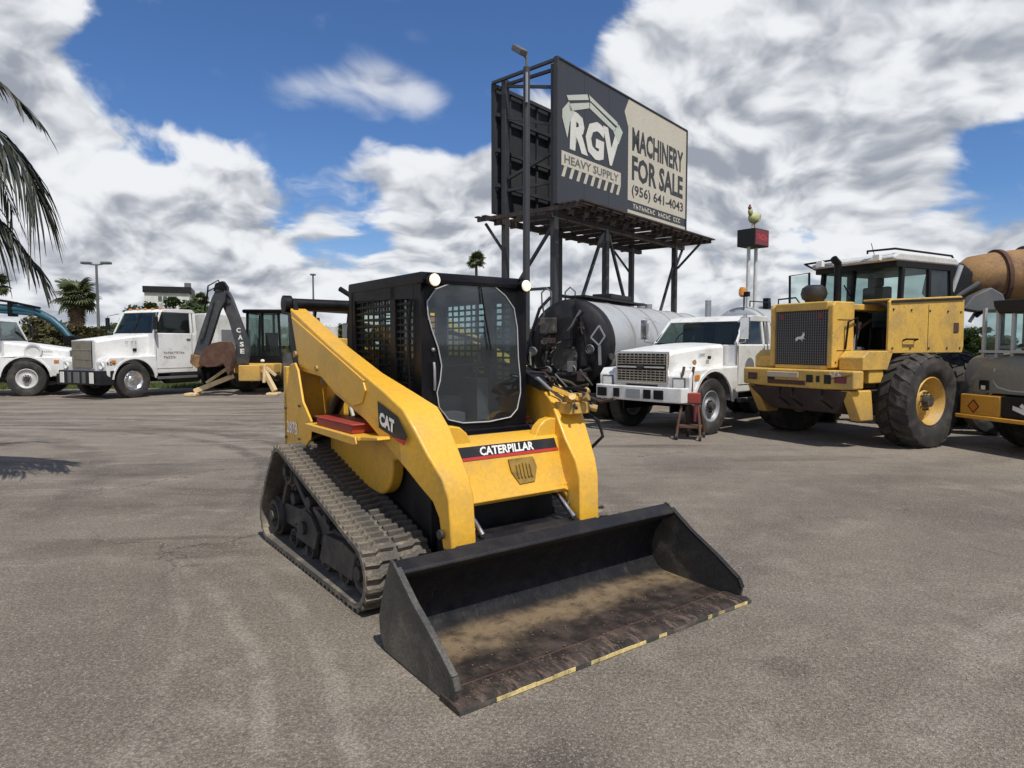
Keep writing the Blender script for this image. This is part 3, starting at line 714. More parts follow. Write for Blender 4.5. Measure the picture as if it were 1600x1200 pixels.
def build_arms():
    # stations: (y top, z top, y bottom, z bottom, x outer, x inner)
    st = [(3.16, 1.90, 2.95, 1.385, .72, .58), (2.55, 1.685, 2.48, 1.355, .72, .58), (2.25, 1.58, 2.22, 1.245, .72, .58), (1.72, 1.41, 1.69, 1.10, .72, .57),
          (1.42, 1.31, 1.42, .985, .715, .52), (1.20, 1.215, 1.28, .90, .70, .45), (1.10, 1.10, 1.18, .83, .675, .43), (1.01, .97, 1.10, .755, .645, .42), (.90, .83, 1.01, .67, .605, .42), (.855, .72, .965, .58, .59, .415), (.835, .42, .935, .40, .58, .41)]
    for s in (-1, 1):
        b = MB(); secs = []
        for yt, zt, yb, zb, xo, xi in st:
            secs.append([(s * xo, yt, zt), (s * xi, yt, zt), (s * xi, yb, zb), (s * xo, yb, zb)])
        b.loft(secs)
        arm = b.obj('lift_arm', YEL, CTL, bevel=.014, seg=3)
        b = MB()   # raised rear stiffener plate with rounded nose
        b.prism([(3.09, 1.825), (2.2, 1.535), (1.68, 1.365)] + arc(1.70, 1.30, .055, 100, -10 + 360 - 110 - 200, 1)[:1] + [(1.655, 1.30), (1.72, 1.21), (1.86, 1.185), (2.24, 1.285), (2.48, 1.385), (2.90, 1.42)], s * .719, s * .731)
        b.obj('stiffener_plate', YEL, arm, bevel=.004)
        b = MB(); b.cyl((s * .715, 2.52, 1.42), (s * .745, 2.52, 1.42), .022, seg=12); b.cyl((s * .715, 2.98, 1.52), (s * .75, 2.98, 1.52), .028, seg=12)
        b.obj('arm_pin', BRASS, arm)
        if True:
            # decal: black wedge, white name, red stripe
            pl = [(1.484, 1.246), (1.238, 1.166), (1.125, 1.055), (1.165, 1.000), (1.47, 1.077)]
            if s < 0: org, rt, cv = (-.722, 0, 0), (0, -1, 0), lambda y, z: (-y, z)
            else: org, rt, cv = (.722, 0, 0), (0, 1, 0), lambda y, z: (y, z)
            # faces of the arm taper inward near the elbow: keep the print on a thin plate following it
            tilt = (.70 - .72) / (1.20 - 1.42)
            O = Vector((s * .7165, 1.42, 0)); rt = Vector((s * (-.018 if s < 0 else .018) / .22 * (1 if s < 0 else -1) * (1 if s < 0 else -1), 0, 0))
            d = Vector((s * -.015, -.22, 0)).normalized() if s < 0 else Vector((s * .015, .22, 0)).normalized()
            def cc(y, z): return ((1.42 - y) if s < 0 else (y - 1.42), z)
            dc = decal('name_decal', [cc(*p) for p in pl], BPRINT, arm, O, d, (0, 0, 1), .006)
            decal('red_stripe', [cc(*p) for p in [(1.33, 1.038), (1.165, .998), (1.125, 1.052), (1.150, 1.030)]], REDP, arm, O, d, (0, 0, 1), .0085)
            if s < 0: text('name_lettering', 'CAT', WPRINT, arm, O + d * (-.035) + Vector((0, 0, 1.098)), d + Vector((0, 0, -.23)), (0, .0, 1), width=.185, height=.085, bold=.06, depth=.0095)
            else: text('name_lettering', 'CAT', WPRINT, arm, O + d * (-.15) + Vector((0, 0, 1.065)), d + Vector((0, 0, .23)), (0, 0, 1), width=.185, height=.085, bold=.06, depth=.0095)
    # cross tube carrying the maker's name
    prof = [(1.30, 1.00), (1.13, .985), (1.095, .965), (1.072, .885), (1.045, .80), (1.00, .70), (.965, .635), (.985, .610), (1.03, .615), (1.20, .72), (1.34, .80)]
    b = MB(); secs = []
    for x_ in [-.46 + .92 * i / 12 for i in range(13)]:
        e = min(1, (.46 - abs(x_)) / .07); up = .035 * e ** .5
        secs.append([(x_, y_, z_ if i_ not in (5, 6, 7, 8, 9) else z_ + up - .035) for i_, (y_, z_) in enumerate(prof)])
    b.loft(secs)
    ct = b.obj('cross_tube', YEL, CTL, bevel=.006)
    for s in (-1, 1):   # rounded lower corners where tube meets arm
        b = MB()
        pl = [(s * .43, .67), (s * .43, .52), (s * .412, .575), (s * .39, .61), (s * .36, .635), (s * .33, .645), (s * .33, .67)]
        b.prism(pl, .978, 1.03, 'y'); b.obj('tube_fillet', YEL, ct, bevel=.012)
    # end gussets rising towards the cab sills
    for s in (-1, 1):
        b = MB(); pl = [(.44, .96), (.44, 1.09), (.40, 1.098), (.34, 1.085), (.29, 1.045), (.26, .99), (.24, .965)]
        b.prism([(s * x_, z_) for x_, z_ in pl], 1.12, 1.20, 'y'); b.obj('cross_tube_gusset', YEL, ct, bevel=.012)
    up = Vector((0, .023, .08)).normalized(); O = Vector((0, 1.0725, .884)); O2 = O
    decal('front_name_decal', [(-.41, .0), (.41, .0), (.395, .080), (-.425, .080)], BPRINT, ct, O, (1, 0, 0), up, .004)
    decal('front_red_stripe', [(-.41, -.006), (.415, -.006), (.412, .012), (-.413, .012)], REDP, ct, O, (1, 0, 0), up, .0065)
    text('front_lettering', 'CATERPILLAR', WPRINT, ct, O + Vector((-.225, 0, 0)) + up * .016, (1, 0, 0), up, width=.43, height=.056, bold=.035, depth=.008)
    b = MB()   # cast emblem plate with vertical fins in the middle of the tube
    n = Vector((0, -.93, .37))
    b.prism([(-.10, .0), (.10, .0), (.115, -.07), (.075, -.165), (-.05, -.17), (-.095, -.08)], 0, .014, 'y')
    for i in range(5): b.prism([(-.058 + i * .027, -.035 - abs(i - 2) * .005), (-.045 + i * .027, -.035 - abs(i - 2) * .005), (-.045 + i * .027, -.13), (-.058 + i * .027, -.13)], -.012, .0, 'y')
    b.xf(Matrix.Translation((.08, 1.050, .862)) @ Matrix.Rotation(R(-20), 4, 'X') @ Matrix.Rotation(0, 4, 'X'))
    b.obj('cast_emblem', paint('ochre_casting', (.30, .18, .03), .5, dirt=(.08, .05, .02), amt=.8, scale=9), ct, bevel=.003)
    # quick coupler behind the bucket
    b = MB(); b.prism([(.825, .08), (.90, .10), (.95, .38), (.90, .46), (.83, .44)], -.56, .56); b.box(-.50, .50, .951, 1.15, .30, .42); b.obj('quick_coupler', BLKM, CTL, bevel=.01)
    for s in (-1, 1):
        b = MB(); b.cyl((s * .36, 1.22, .74), (s * .36, 1.02, .60), .032, seg=14); b.obj('tilt_cylinder', BLK, CTL)
        b = MB(); b.cyl((s * .36, 1.03, .605), (s * .36, .84, .47), .017, seg=12); b.obj('tilt_cylinder_rod', CHR, CTL)
    # auxiliary hydraulic block on the far arm
    b = MB(); b.box(.47, .66, 1.02, 1.18, 1.12, 1.20); b.box(.50, .62, 1.05, 1.12, 1.20, 1.26); b.obj('coupler_block', YELOLD, CTL, bevel=.008)
    b = MB()
    for x_, y_, z_, dx, dy, dz in ((.50, 1.05, 1.20, -.04, -.07, .05), (.57, 1.05, 1.21, .03, -.08, .03), (.64, 1.06, 1.17, .07, -.06, -.02), (.62, 1.10, 1.22, .08, -.02, .06)):
        b.cyl((x_, y_, z_), (x_ + dx * .6, y_ + dy * .6, z_ + dz * .6), .018, seg=10); b.cyl((x_ + dx * .6, y_ + dy * .6, z_ + dz * .6), (x_ + dx, y_ + dy, z_ + dz), .026, seg=10)
    b.obj('quick_coupling', BRASS, CTL)
    for j, pts in enumerate((((.52, 1.1, 1.2), (.40, 1.16, 1.30), (.42, 1.3, 1.36), (.50, 1.45, 1.34)), ((.60, 1.12, 1.24), (.54, 1.25, 1.38), (.56, 1.42, 1.40), (.58, 1.6, 1.42)), ((.64, 1.08, 1.14), (.73, 1.0, 1.06), (.72, .95, .96), (.66, 1.0, .88)))):
        b = MB(); b.tube(pts, .012, 8); b.obj('auxiliary_hose', BLK if j else GALV, CTL)
    b = MB(); b.bar((.40, 1.12, 1.30), (.58, 1.04, 1.22), .03, .03); b.obj('coupler_guard', YEL, CTL, bevel=.004)
build_arms()

def build_far_arm_clutter():
    rnd = random.Random(31)
    for i in range(8):
        y = 1.75 - i * .09; q = [(.44 + rnd.uniform(0, .2), y, 1.44 - (1.75 - y) * .3 + .03)]
        for j in range(3): q.append((q[-1][0] + rnd.uniform(-.05, .07), q[-1][1] - rnd.uniform(.06, .13), q[-1][2] - rnd.uniform(-.03, .06)))
        b = MB(); b.tube(q, rnd.uniform(.008, .015), 7); b.obj('arm_hose', rnd.choice([BLK, BLK, DKST, RUSTD]), CTL)
    b = MB(); b.prism([(1.62, 1.36), (1.30, 1.27), (1.28, 1.33), (1.58, 1.44)], .44, .56); b.obj('shading_plate', BLKM, CTL, bevel=.006)  # dark plate added to shade the upper part of the far arm
    # bolt heads and weld beads on the near side
    for s in (-1, 1):
        for y, z in ((3.12, .84), (3.12, 1.08), (2.80, .86), (2.78, 1.12)): b = MB(); b.cyl((s * .775, y, z), (s * .790, y, z), .012, seg=6); b.obj('bolt_head', DKST, CTL)
        b = MB(); b.tube([(s * .46, 1.085, .97), (s * .455, 1.05, .86), (s * .452, 1.01, .76), (s * .45, .975, .66)], .007, 6); b.obj('weld_bead', YELOLD, CTL)
        b = MB(); b.cyl((s * .595, .92, .50), (s * .60 + s * .015, .92, .50), .028, seg=14); b.obj('arm_pivot_pin', DKST, CTL)
build_far_arm_clutter()

def build_bucket():
    W = 1.052
    inner = [(.595, .425), (.66, .40), (.735, .30), (.775, .19), (.765, .105), (.72, .048), (.66, .026), (.40, .020), (.10, .018)]
    outer = [(.605, .440), (.675, .415), (.752, .305), (.793, .19), (.782, .095), (.73, .030), (.66, .008), (.40, .004), (.10, .004)]
    root = bpy.data.objects.new('bucket', None)
    b = MB(); b.prism(inner + outer[::-1], -W + .012, W - .012)
    shell = b.obj('bucket', BUCK, CTL, bevel=0, smooth=40)
    # top lip, a hollow box with rounded front
    b = MB(); b.prism([(.655, .502), (.575, .468), (.566, .452), (.600, .418), (.67, .405), (.69, .44)], -W + .013, W - .013)
    b.obj('top_lip', BLKM, shell, bevel=.006)
    side = [(.66, .508), (.69, .45), (.745, .33), (.800, .17), (.790, .085), (.735, .010), (.10, .004), (.045, .03), (.035, .075), (.060, .135), (.23, .245), (.42, .350), (.60, .475), (.63, .500)]
    for s in (-1, 1):
        b = MB(); b.prism(side, s * W, s * (W - .014)); b.obj('side_plate', BUCKO, shell, bevel=.002)
        b = MB()    # worn edge bar along the open side
        pts = [(.60, .478), (.42, .353), (.23, .248), (.060, .138), (.034, .085)]
        for p, q in zip(pts, pts[1:]): b.bar((s * (W - .013), *p), (s * (W - .013), *q), .034, .016)
        b.obj('side_edge_bar', BLKM if s > 0 else BUCKO, shell, bevel=.003)
    b = MB(); b.prism([(-.012, .003), (-.012, .020), (.012, .032), (.15, .034), (.15, .003)], -W - .012, W + .012)
    b.obj('cutting_edge', BUCK, shell, bevel=.002)
    # bare worn strip along the very edge
    rnd = random.Random(5); x = -W - .01
    while x < W:
        w = rnd.uniform(.025, .13); x2 = min(x + w, W + .012)
        yel = rnd.random() < .70; b = MB(); b.box(x, x2, -.0165 - rnd.uniform(0, .0015), -.0125, .004, .0225 + rnd.uniform(-.002, .002)); b.obj('worn_yellow_edge' if yel else 'dark_edge', EDGE if yel else BUCKO, shell)
        x = x2 + .001
    b = MB(); b.box(-W + .02, W - .02, .155, .17, .02, .027); b.obj('edge_weld', RUST, shell, bevel=.003)
    # dirt lumps and chips lying inside
    b = MB()
    for i in range(300):
        x_ = rnd.uniform(-W + .05, W - .05); y_ = rnd.uniform(.02, .66) if rnd.random() < .6 else rnd.gauss(.1, .05); y_ = min(max(y_, .0), .66); r = rnd.uniform(.0025, .008)
        b.ball((x_, y_, (.034 if y_ < .15 else .022) + r * .3), r * 1.3, r, r * .6, 5, 3)
    b.obj('dirt_crumbs', paint('dry_dirt', (.10, .072, .05), .9, amt=.5, dirt=(.07, .05, .04), scale=20), shell, kind='stuff')
build_bucket()

def build_cab():
    x0, yf, yr, zt, zb = .425, 1.46, 2.62, 2.07, .99
    b = MB()
    b.prism([(yf - .03, zt - .055), (yf - .01, zt), (yr, zt), (yr + .01, zt - .02), (yr + .01, zt - .075), (yf - .03, zt - .075)], -x0 - .004, x0 + .004)
    b.box(-.30, .30, 1.62, 2.5, zt - .001, zt + .014)
    b.obj('cab_roof', BLK, CTL, bevel=.012, seg=3)
    for s in (-1, 1):
        b = MB()
        b.box(*sorted((s * x0, s * (x0 - .055))), yf, yf + .10, zb, zt - .07)          # front post
        b.box(*sorted((s * x0, s * (x0 - .055))), 1.83, 1.90, zb + .1, zt - .07)       # middle post
        b.prism([(yr, zt - .07), (yr - .10, zt - .07), (yr - .10, 1.50), (yr - .42, 1.30), (yr - .42, 1.22), (yr, 1.48)], s * x0, s * (x0 - .055))
        b.prism([(yf + .1, zb), (yf + .1, zb + .34), (1.83, zb + .36), (2.3, zb + .36), (2.62, 1.50), (2.66, 1.42), (2.35, zb + .2), (2.3, zb)], s * x0, s * (x0 - .04))
        b.prism([(yf + .1, 1.90), (yf + .1, zt - .07), (yr - .1, zt - .07), (yr - .1, 1.93)], s * x0, s * (x0 - .04))
        b.tube([(s * (x0 + .015), yf + .13, 1.2), (s * (x0 + .02), yf + .13, 1.72), (s * (x0 + .015), yf + .10, 1.9)], .010, 8)
        sf = b.obj('cab_side_frame', BLK, CTL, bevel=.008)
        # punched steel guard: rows of slots
        g = MB()
        for (ya, yb_) in ((yf + .10, 1.83), (1.90, yr - .10)):
            z = zb + .36
            while z < 1.92: g.box(*sorted((s * (x0 - .012), s * (x0 - .020))), ya, yb_, z, z + .016); z += .047
            y = ya + .03
            while y < yb_: g.box(*sorted((s * (x0 - .0205), s * (x0 - .028))), y, y + .018, zb + .34, 1.92); y += .095
        g.obj('window_guard', BLK, sf, kind='stuff', smooth=0)
        g = MB(); g.box(*sorted((s * (x0 - .034), s * (x0 - .038))), yf + .1, yr - .1, zb + .34, 1.92); g.obj('side_window', GLASSC, sf, smooth=0)
    # rear wall with opening
    b = MB(); b.box(-.43, -.34, yr - .06, yr, 1.46, zt - .07); b.box(.34, .43, yr - .06, yr, 1.46, zt - .07); b.box(-.34, .34, yr - .06, yr, 1.90, zt - .07); b.box(-.34, .34, yr - .06, yr, 1.46, 1.56); b.box(-.42, .42, yr - .5, yr - .46, zb, 1.50)
    rw = b.obj('cab_rear_wall', BLK, CTL, bevel=.006)
    g = MB(); z = 1.58
    while z < 1.90: g.box(-.34, .34, yr - .035, yr - .028, z, z + .012); z += .05
    x = -.33
    while x < .34: g.box(x, x + .012, yr - .044, yr - .0355, 1.56, 1.90); x += .085
    g.obj('rear_window_guard', BLK, rw, kind='stuff', smooth=0)
    # front: door frame with shaped opening
    door = [(-.395, 1.88), (-.33, 1.965), (-.20, 2.015), (0, 2.02), (.14, 2.01), (.24, 1.945), (.315, 1.86), (.345, 1.72), (.355, 1.50), (.372, 1.36), (.375, 1.25), (.345, 1.13), (.285, 1.075), (.10, 1.055), (-.12, 1.06), (-.235, 1.09), (-.31, 1.18), (-.325, 1.28), (-.300, 1.36), (-.288, 1.46), (-.315, 1.58), (-.362, 1.70), (-.39, 1.80)]
    cx, cz = .0, 1.54; ox, oz0, oz1 = .374, zb + .03, 2.0
    outer = []
    for x, z in door:
        dx, dz = x - cx, z - cz; t = min((.4299 / abs(dx)) if dx else 9, ((2.028 - cz) if dz > 0 else (cz - 1.02)) / abs(dz) if dz else 9); t = max(t, 1.012)
        outer.append((cx + dx * t, cz + dz * t))
    b = MB(); b.frame(door, outer, yf - .012, yf + .012)
    dr = b.obj('door', BLK, CTL, smooth=30)
    g = MB(); g.prism([(x, z) for x, z in door], yf - .0145, yf - .0195, 'y'); g.obj('door_pane', GLASSD, dr, smooth=30)
    g = MB()
    pl = [(x + (cx - x) * .012, yf - .022, z + (cz - z) * .012) for x, z in door]; g.tube(pl + [pl[0]], .0042, 6); g.obj('pane_seal', TRIM, dr)
    b = MB(); b.tube([(-.345, yf - .03, 1.30), (-.350, yf - .045, 1.34), (-.352, yf - .045, 1.44), (-.347, yf - .03, 1.48)], .009, 8); b.ball((-.352, yf - .03, 1.565), .013); b.obj('door_handle', GALV, dr)
    b = MB(); b.tube([(.02, yf - .03, 2.02), (.05, yf - .04, 1.80), (.10, yf - .04, 1.56)], .006, 6); b.obj('wiper', BLK, dr)
    b = MB()  # lower apron below the door with slanting kick bars
    b.box(-.43, .43, yf - .05, yf + .02, .93, 1.02)
    b.obj('cab_apron', BLK, CTL, bevel=.01)
    b = MB(); b.box(-.43, .43, yf - .03, yf + .03, 2.0, 2.03); b.box(-.43, .43, yf + .03, yf + .08, 1.99, 2.03); b.obj('door_header', BLK, CTL, bevel=.006)
    # work lamps under the roof edge
    for x_ in (-.375, .365):
        b = MB(); b.lathe([(-.035, .0), (-.03, .034), (.0, .044), (.03, .046), (.03, .0)], (x_, 0, 0), 'y', 20); b.xf(Matrix.Translation((0, yf - .065, 2.012)) @ Matrix.Scale(-1, 4, (0, 1, 0)))
        h = b.obj('work_lamp', BLK, CTL)
        b = MB(); b.cyl((x_, yf - .097, 2.012), (x_, yf - .108, 2.012), .040, .034, 20); b.obj('lamp_lens', LAMP, h)
        b = MB(); b.box(x_ - .012, x_ + .012, yf - .07, yf - .02, 2.03, 2.06); b.obj('lamp_bracket', BLK, h)
    # inside
    b = MB(); b.box(-.24, .24, 2.0, 2.42, 1.05, 1.20); b.prism([(2.30, 1.18), (2.42, 1.18), (2.52, 1.74), (2.42, 1.76)], -.23, .23); b.box(-.12, .12, 2.44, 2.52, 1.74, 1.88)
    b.obj('seat', paint('grey_vinyl', (.10, .10, .105), .55, amt=.3), CTL, bevel=.04, seg=4)
    for s in (-1, 1):
        b = MB(); b.box(*sorted((s * .40, s * .27)), 1.85, 2.35, 1.02, 1.34); b.tube([(s * .32, 1.95, 1.34), (s * .32, 1.90, 1.48)], .014, 8); b.ball((s * .32, 1.90, 1.50), .03, .03, .045)
        b.obj('joystick_console', GREYM, CTL, bevel=.02)
    b = MB(); b.box(-.4, .4, 1.50, 2.6, .985, 1.00); b.box(-.16, .0, 1.6, 1.75, 1.0, 1.12); b.obj('cab_floor', GREYM, CTL)
    b = MB(); b.tube([(-.25, 1.75, 1.62), (-.25, 1.75, 1.45), (.25, 1.75, 1.45), (.25, 1.75, 1.62)], .016, 8); b.tube([(-.25, 1.75, 1.62), (-.30, 2.3, 1.70)], .016, 8); b.tube([(.25, 1.75, 1.62), (.30, 2.3, 1.70)], .016, 8); b.obj('lap_bar', BLK, CTL)
    b = MB(); b.box(-.06, .06, 2.36, 2.37, 1.45, 1.62); b.obj('red_safety_tag', RED, CTL)
build_cab()

# ------------------------------------------------------------------ billboard
def build_billboard():
    e = Vector((.634, .773, 0)); nrm = Vector((.773, -.634, 0))      # along the face; out of the face towards the yard
    T = thing('billboard', 'tall steel billboard reading MACHINERY FOR SALE on a charcoal and beige face', 'billboard', (1.09, 16.4, 0), math.atan2(.773, .634))
    # local axes: x along the face, y behind the face (-nrm), z up
    L, Z0, Z1, GAP = 7.2, 5.05, 8.47, 2.05
    b = MB(); b.box(0, L, .0, .07, Z0, Z1); fp = b.obj('front_panel', SIGND, T)
    b = MB()
    for x in (0, L): b.box(x - .03, x + .03, -.025, .09, Z0 - .03, Z1 + .03)
    b.box(.03, L - .03, -.025, .09, Z1, Z1 + .035); b.box(.03, L - .03, -.025, .09, Z0 - .03, Z0)
    b.obj('face_border', POLE, fp)
    O = Vector((0, 0, Z0)); rt = (1, 0, 0); up = (0, 0, 1); H = Z1 - Z0
    for x in (1.2, 2.4, 3.6, 4.8, 6.0): b = MB(); b.box(x - .004, x + .004, -.0025, -.0005, Z0, Z1); b.obj('panel_seam', BPRINT, fp)
    # beige right part with notched left edge
    xb = 3.42
    decal('beige_print', [(xb, .62), (L - .04, .62), (L - .04, H - .02), (xb + .02, H - .02), (xb - .22, H - .42), (xb, H - .80)], SIGNB, fp, O, rt, up, .003)
    decal('lower_print', [(xb, .03), (L - .04, .03), (L - .04, .36), (xb, .36)], SIGNB, fp, O, rt, up, .003)
    for i in range(7): decal('slanted_print', [(xb + .1 + i * .32, .03), (xb + .24 + i * .32, .03), (xb + .12 + i * .32, .17), (xb - .02 + i * .32, .17)], BPRINT, fp, O, rt, up, .006)
    text('sign_lettering', 'MACHINERY', BPRINT, fp, O + Vector((xb + .22, 0, 2.03)), rt, up, width=3.30, height=.66, bold=.035, depth=.007)
    text('sign_lettering', 'FOR SALE', BPRINT, fp, O + Vector((xb + .22, 0, 1.21)), rt, up, width=3.30, height=.70, bold=.035, depth=.007)
    text('phone_lettering', '(956) 641-4043', BPRINT, fp, O + Vector((xb + .22, 0, .72)), rt, up, width=3.34, height=.38, bold=.02, depth=.007)
    marks('small_lettering', 18, SIGNB, fp, O + Vector((xb + .30, 0, .43)), rt, up, width=3.1, height=.13, depth=.007)
    # logo: three slanted letters under a digger arm outline
    LX = .18
    text('logo_lettering', 'RGV', SIGNW, fp, O + Vector((LX + .34, 0, 1.37)), rt, (0.06, 0, 1), width=2.42, height=.98, bold=.05, depth=.010, spacing=.97)
    arm = [(LX - .02, 2.02), (LX + .24, 1.66), (LX + .30, 1.95), (LX + .50, 2.28), (LX + 1.28, 2.62), (LX + 2.60, 2.38), (LX + 2.78, 2.06), (LX + 2.86, 2.32), (LX + 2.70, 2.60), (LX + 1.45, 2.92), (LX + 1.15, 2.90), (LX + .30, 2.56), (LX + .14, 2.42)]
    b = MB()
    for pc in ([(LX + .24, 1.62), (LX + .34, 2.02), (LX + .52, 2.28), (LX + .30, 2.52), (LX + .02, 2.26), (LX + .02, 2.06)],
               [(LX + .36, 2.30), (LX + 1.22, 2.60), (LX + 1.22, 2.74), (LX + .28, 2.46)], [(LX + .28, 2.54), (LX + 1.2, 2.80), (LX + 1.12, 2.92), (LX + .20, 2.64)],
               [(LX + 1.24, 2.60), (LX + 2.50, 2.30), (LX + 2.56, 2.42), (LX + 1.26, 2.76)], [(LX + 1.26, 2.80), (LX + 2.70, 2.46), (LX + 2.62, 2.60), (LX + 1.20, 2.93)],
               [(LX + 2.42, 2.30), (LX + 2.70, 2.02), (LX + 2.92, 2.40), (LX + 2.70, 2.56)]):
        b.quad(*[(x, -.010, Z0 + z) for x, z in pc])
    b.obj('logo_arm_print', SIGNG, fp, smooth=0, kind='stuff')
    decal('band_print', [(LX, .93), (LX + 2.85, .93), (LX + 2.85, 1.28), (LX, 1.28)], SIGNB, fp, O, rt, up, .004)
    text('band_lettering', 'HEAVY SUPPLY', GREY, fp, O + Vector((LX + .12, 0, 1.00)), rt, up, width=2.6, height=.21, bold=.02, depth=.008)
    for i in range(9): decal('hazard_stripe', [(LX + i * .325, .66), (LX + .13 + i * .325, .66), (LX + .25 + i * .325, .925), (LX + .12 + i * .325, .925)], SIGNB, fp, O, rt, up, .004)
    # rear panel seen from its framed inner side
    b = MB(); b.box(0, L, GAP, GAP + .06, Z0 - .02, Z1 - .10); rp = b.obj('rear_panel', SIGNBK, T)
    for i in range(13):
        b = MB(); b.box(i * .6, i * .6 + .06, GAP - .07, GAP - .002, Z0, Z1 - .14); b.obj('panel_rib', SIGNBK, rp)
    for z in (5.7, 6.6, 7.5, 8.2):
        b = MB(); b.box(0, L, GAP - .15, GAP - .072, z, z + .09); b.obj('panel_rail', SIGNBK, rp)
        b = MB(); b.box(.04, L, .072, .15, z, z + .09); b.obj('panel_rail', SIGNBK, fp)
    for i in range(1, 13):
        b = MB(); b.box(i * .6, i * .6 + .06, .151, .21, Z0, Z1 - .1); b.obj('panel_rib', SIGNBK, fp)
    # posts: front row below the front panel, rear row below the rear panel
    for y in (.20, GAP - .27):
        for x in (.18, 2.6, 6.85):
            b = MB(); b.box(x - .08, x + .08, y - .075, y + .075, -.02, Z1 - .05 if x < 1 else Z1 - .4); b.obj('sign_post', POLE, T, bevel=.01)
    # braces between the rows and along the row
    segs = [((.18, .30, 5.6), (.18, GAP - .36, 5.6)), ((.18, .30, 8.3), (.18, GAP - .36, 8.3)), ((.18, .30, 7.0), (.18, GAP - .36, 7.45)), ((.18, .30, 6.3), (.18, GAP - .36, 5.9)), ((.18, .30, 7.9), (.18, GAP - .36, 8.25)),
            ((2.6, .30, 5.2), (2.6, GAP - .36, 5.2)), ((6.85, .30, 5.2), (6.85, GAP - .36, 5.2)),
            ((2.6, .20, 4.9), (1.2, .20, 2.4)), ((2.6, .20, 4.9), (3.9, .20, 2.4)), ((6.85, .20, 4.3), (5.7, .20, 2.3)), ((.18, .20, 4.6), (.18, GAP - .3, 2.7)), ((.18, .30, 3.0), (.18, GAP - .36, 3.0)),
            ((-.01, .1, 8.43), (-.01, GAP, 8.36)), ((2.6, .3, 8.3), (2.6, GAP - .36, 8.1))]
    for p, q in segs:
        b = MB(); b.bar(p, q, .07, .07); b.obj('brace', POLE, T)
    # walkway on both sides and its outriggers, seen from below
    for i in range(12):
        x = -.10 + i * .68
        b = MB(); b.bar((x, -.80, Z0 - .16), (x, GAP + .45, Z0 - .16), .06, .10); b.obj('outrigger', RUSTD, T)
    for y in (-.80, -.60, -.42, -.24, GAP + .2, GAP + .45):
        b = MB(); b.box(-.15, L + .35, y - .07, y + .07, Z0 - .10, Z0 - .065); b.obj('walkway_plank', RUSTD, T)
    for y in (.2, GAP - .27): b = MB(); b.box(-.10, L + .25, y - .07, y + .07, Z0 - .34, Z0 - .216); b.obj('girder', RUSTD, T)
    for x, y0, y1 in ((.18, GAP - .2, GAP + .42), (6.85, .1, -.72), (6.85, GAP - .2, GAP + .42)):
        b = MB(); b.bar((x, y0, Z0 - 1.0), (x, y1, Z0 - .22), .06, .06); b.obj('knee_brace', POLE, T)
    b = MB(); b.bar((L - .3, .2, Z0 - 1.0), (L + .30, .2, Z0 - .22), .06, .06); b.obj('knee_brace', POLE, T)
build_billboard()

def build_yard_light():
    T = thing('yard_light_pole', 'dark steel pole with small floodlight on top, in front of the billboard', 'light pole', (.325, 15.2, 0))
    b = MB(); b.cyl((0, 0, -.02), (0, 0, 7.75), .085, .075, 14); b.obj('pole', POLE, T)
    b = MB(); b.cyl((0, 0, 7.74), (0, 0, 8.0), .03, seg=10); b.bar((0, 0, 7.95), (-.12, -.12, 8.02), .04); b.obj('lamp_arm', GREY, T)
    b = MB(); b.box(-.10, .10, -.19, .19, -.07, .07); b.xf(Matrix.Translation((-.16, -.14, 8.06)) @ Matrix.Rotation(R(40), 4, 'Z') @ Matrix.Rotation(R(35), 4, 'X')); b.obj('floodlight', GREY, T, bevel=.03)
    b = MB(); b.cyl((.0, -.10, 6.95), (.0, -.10, 7.6), .03, seg=8); b.obj('conduit', GALV, T)
build_yard_light()

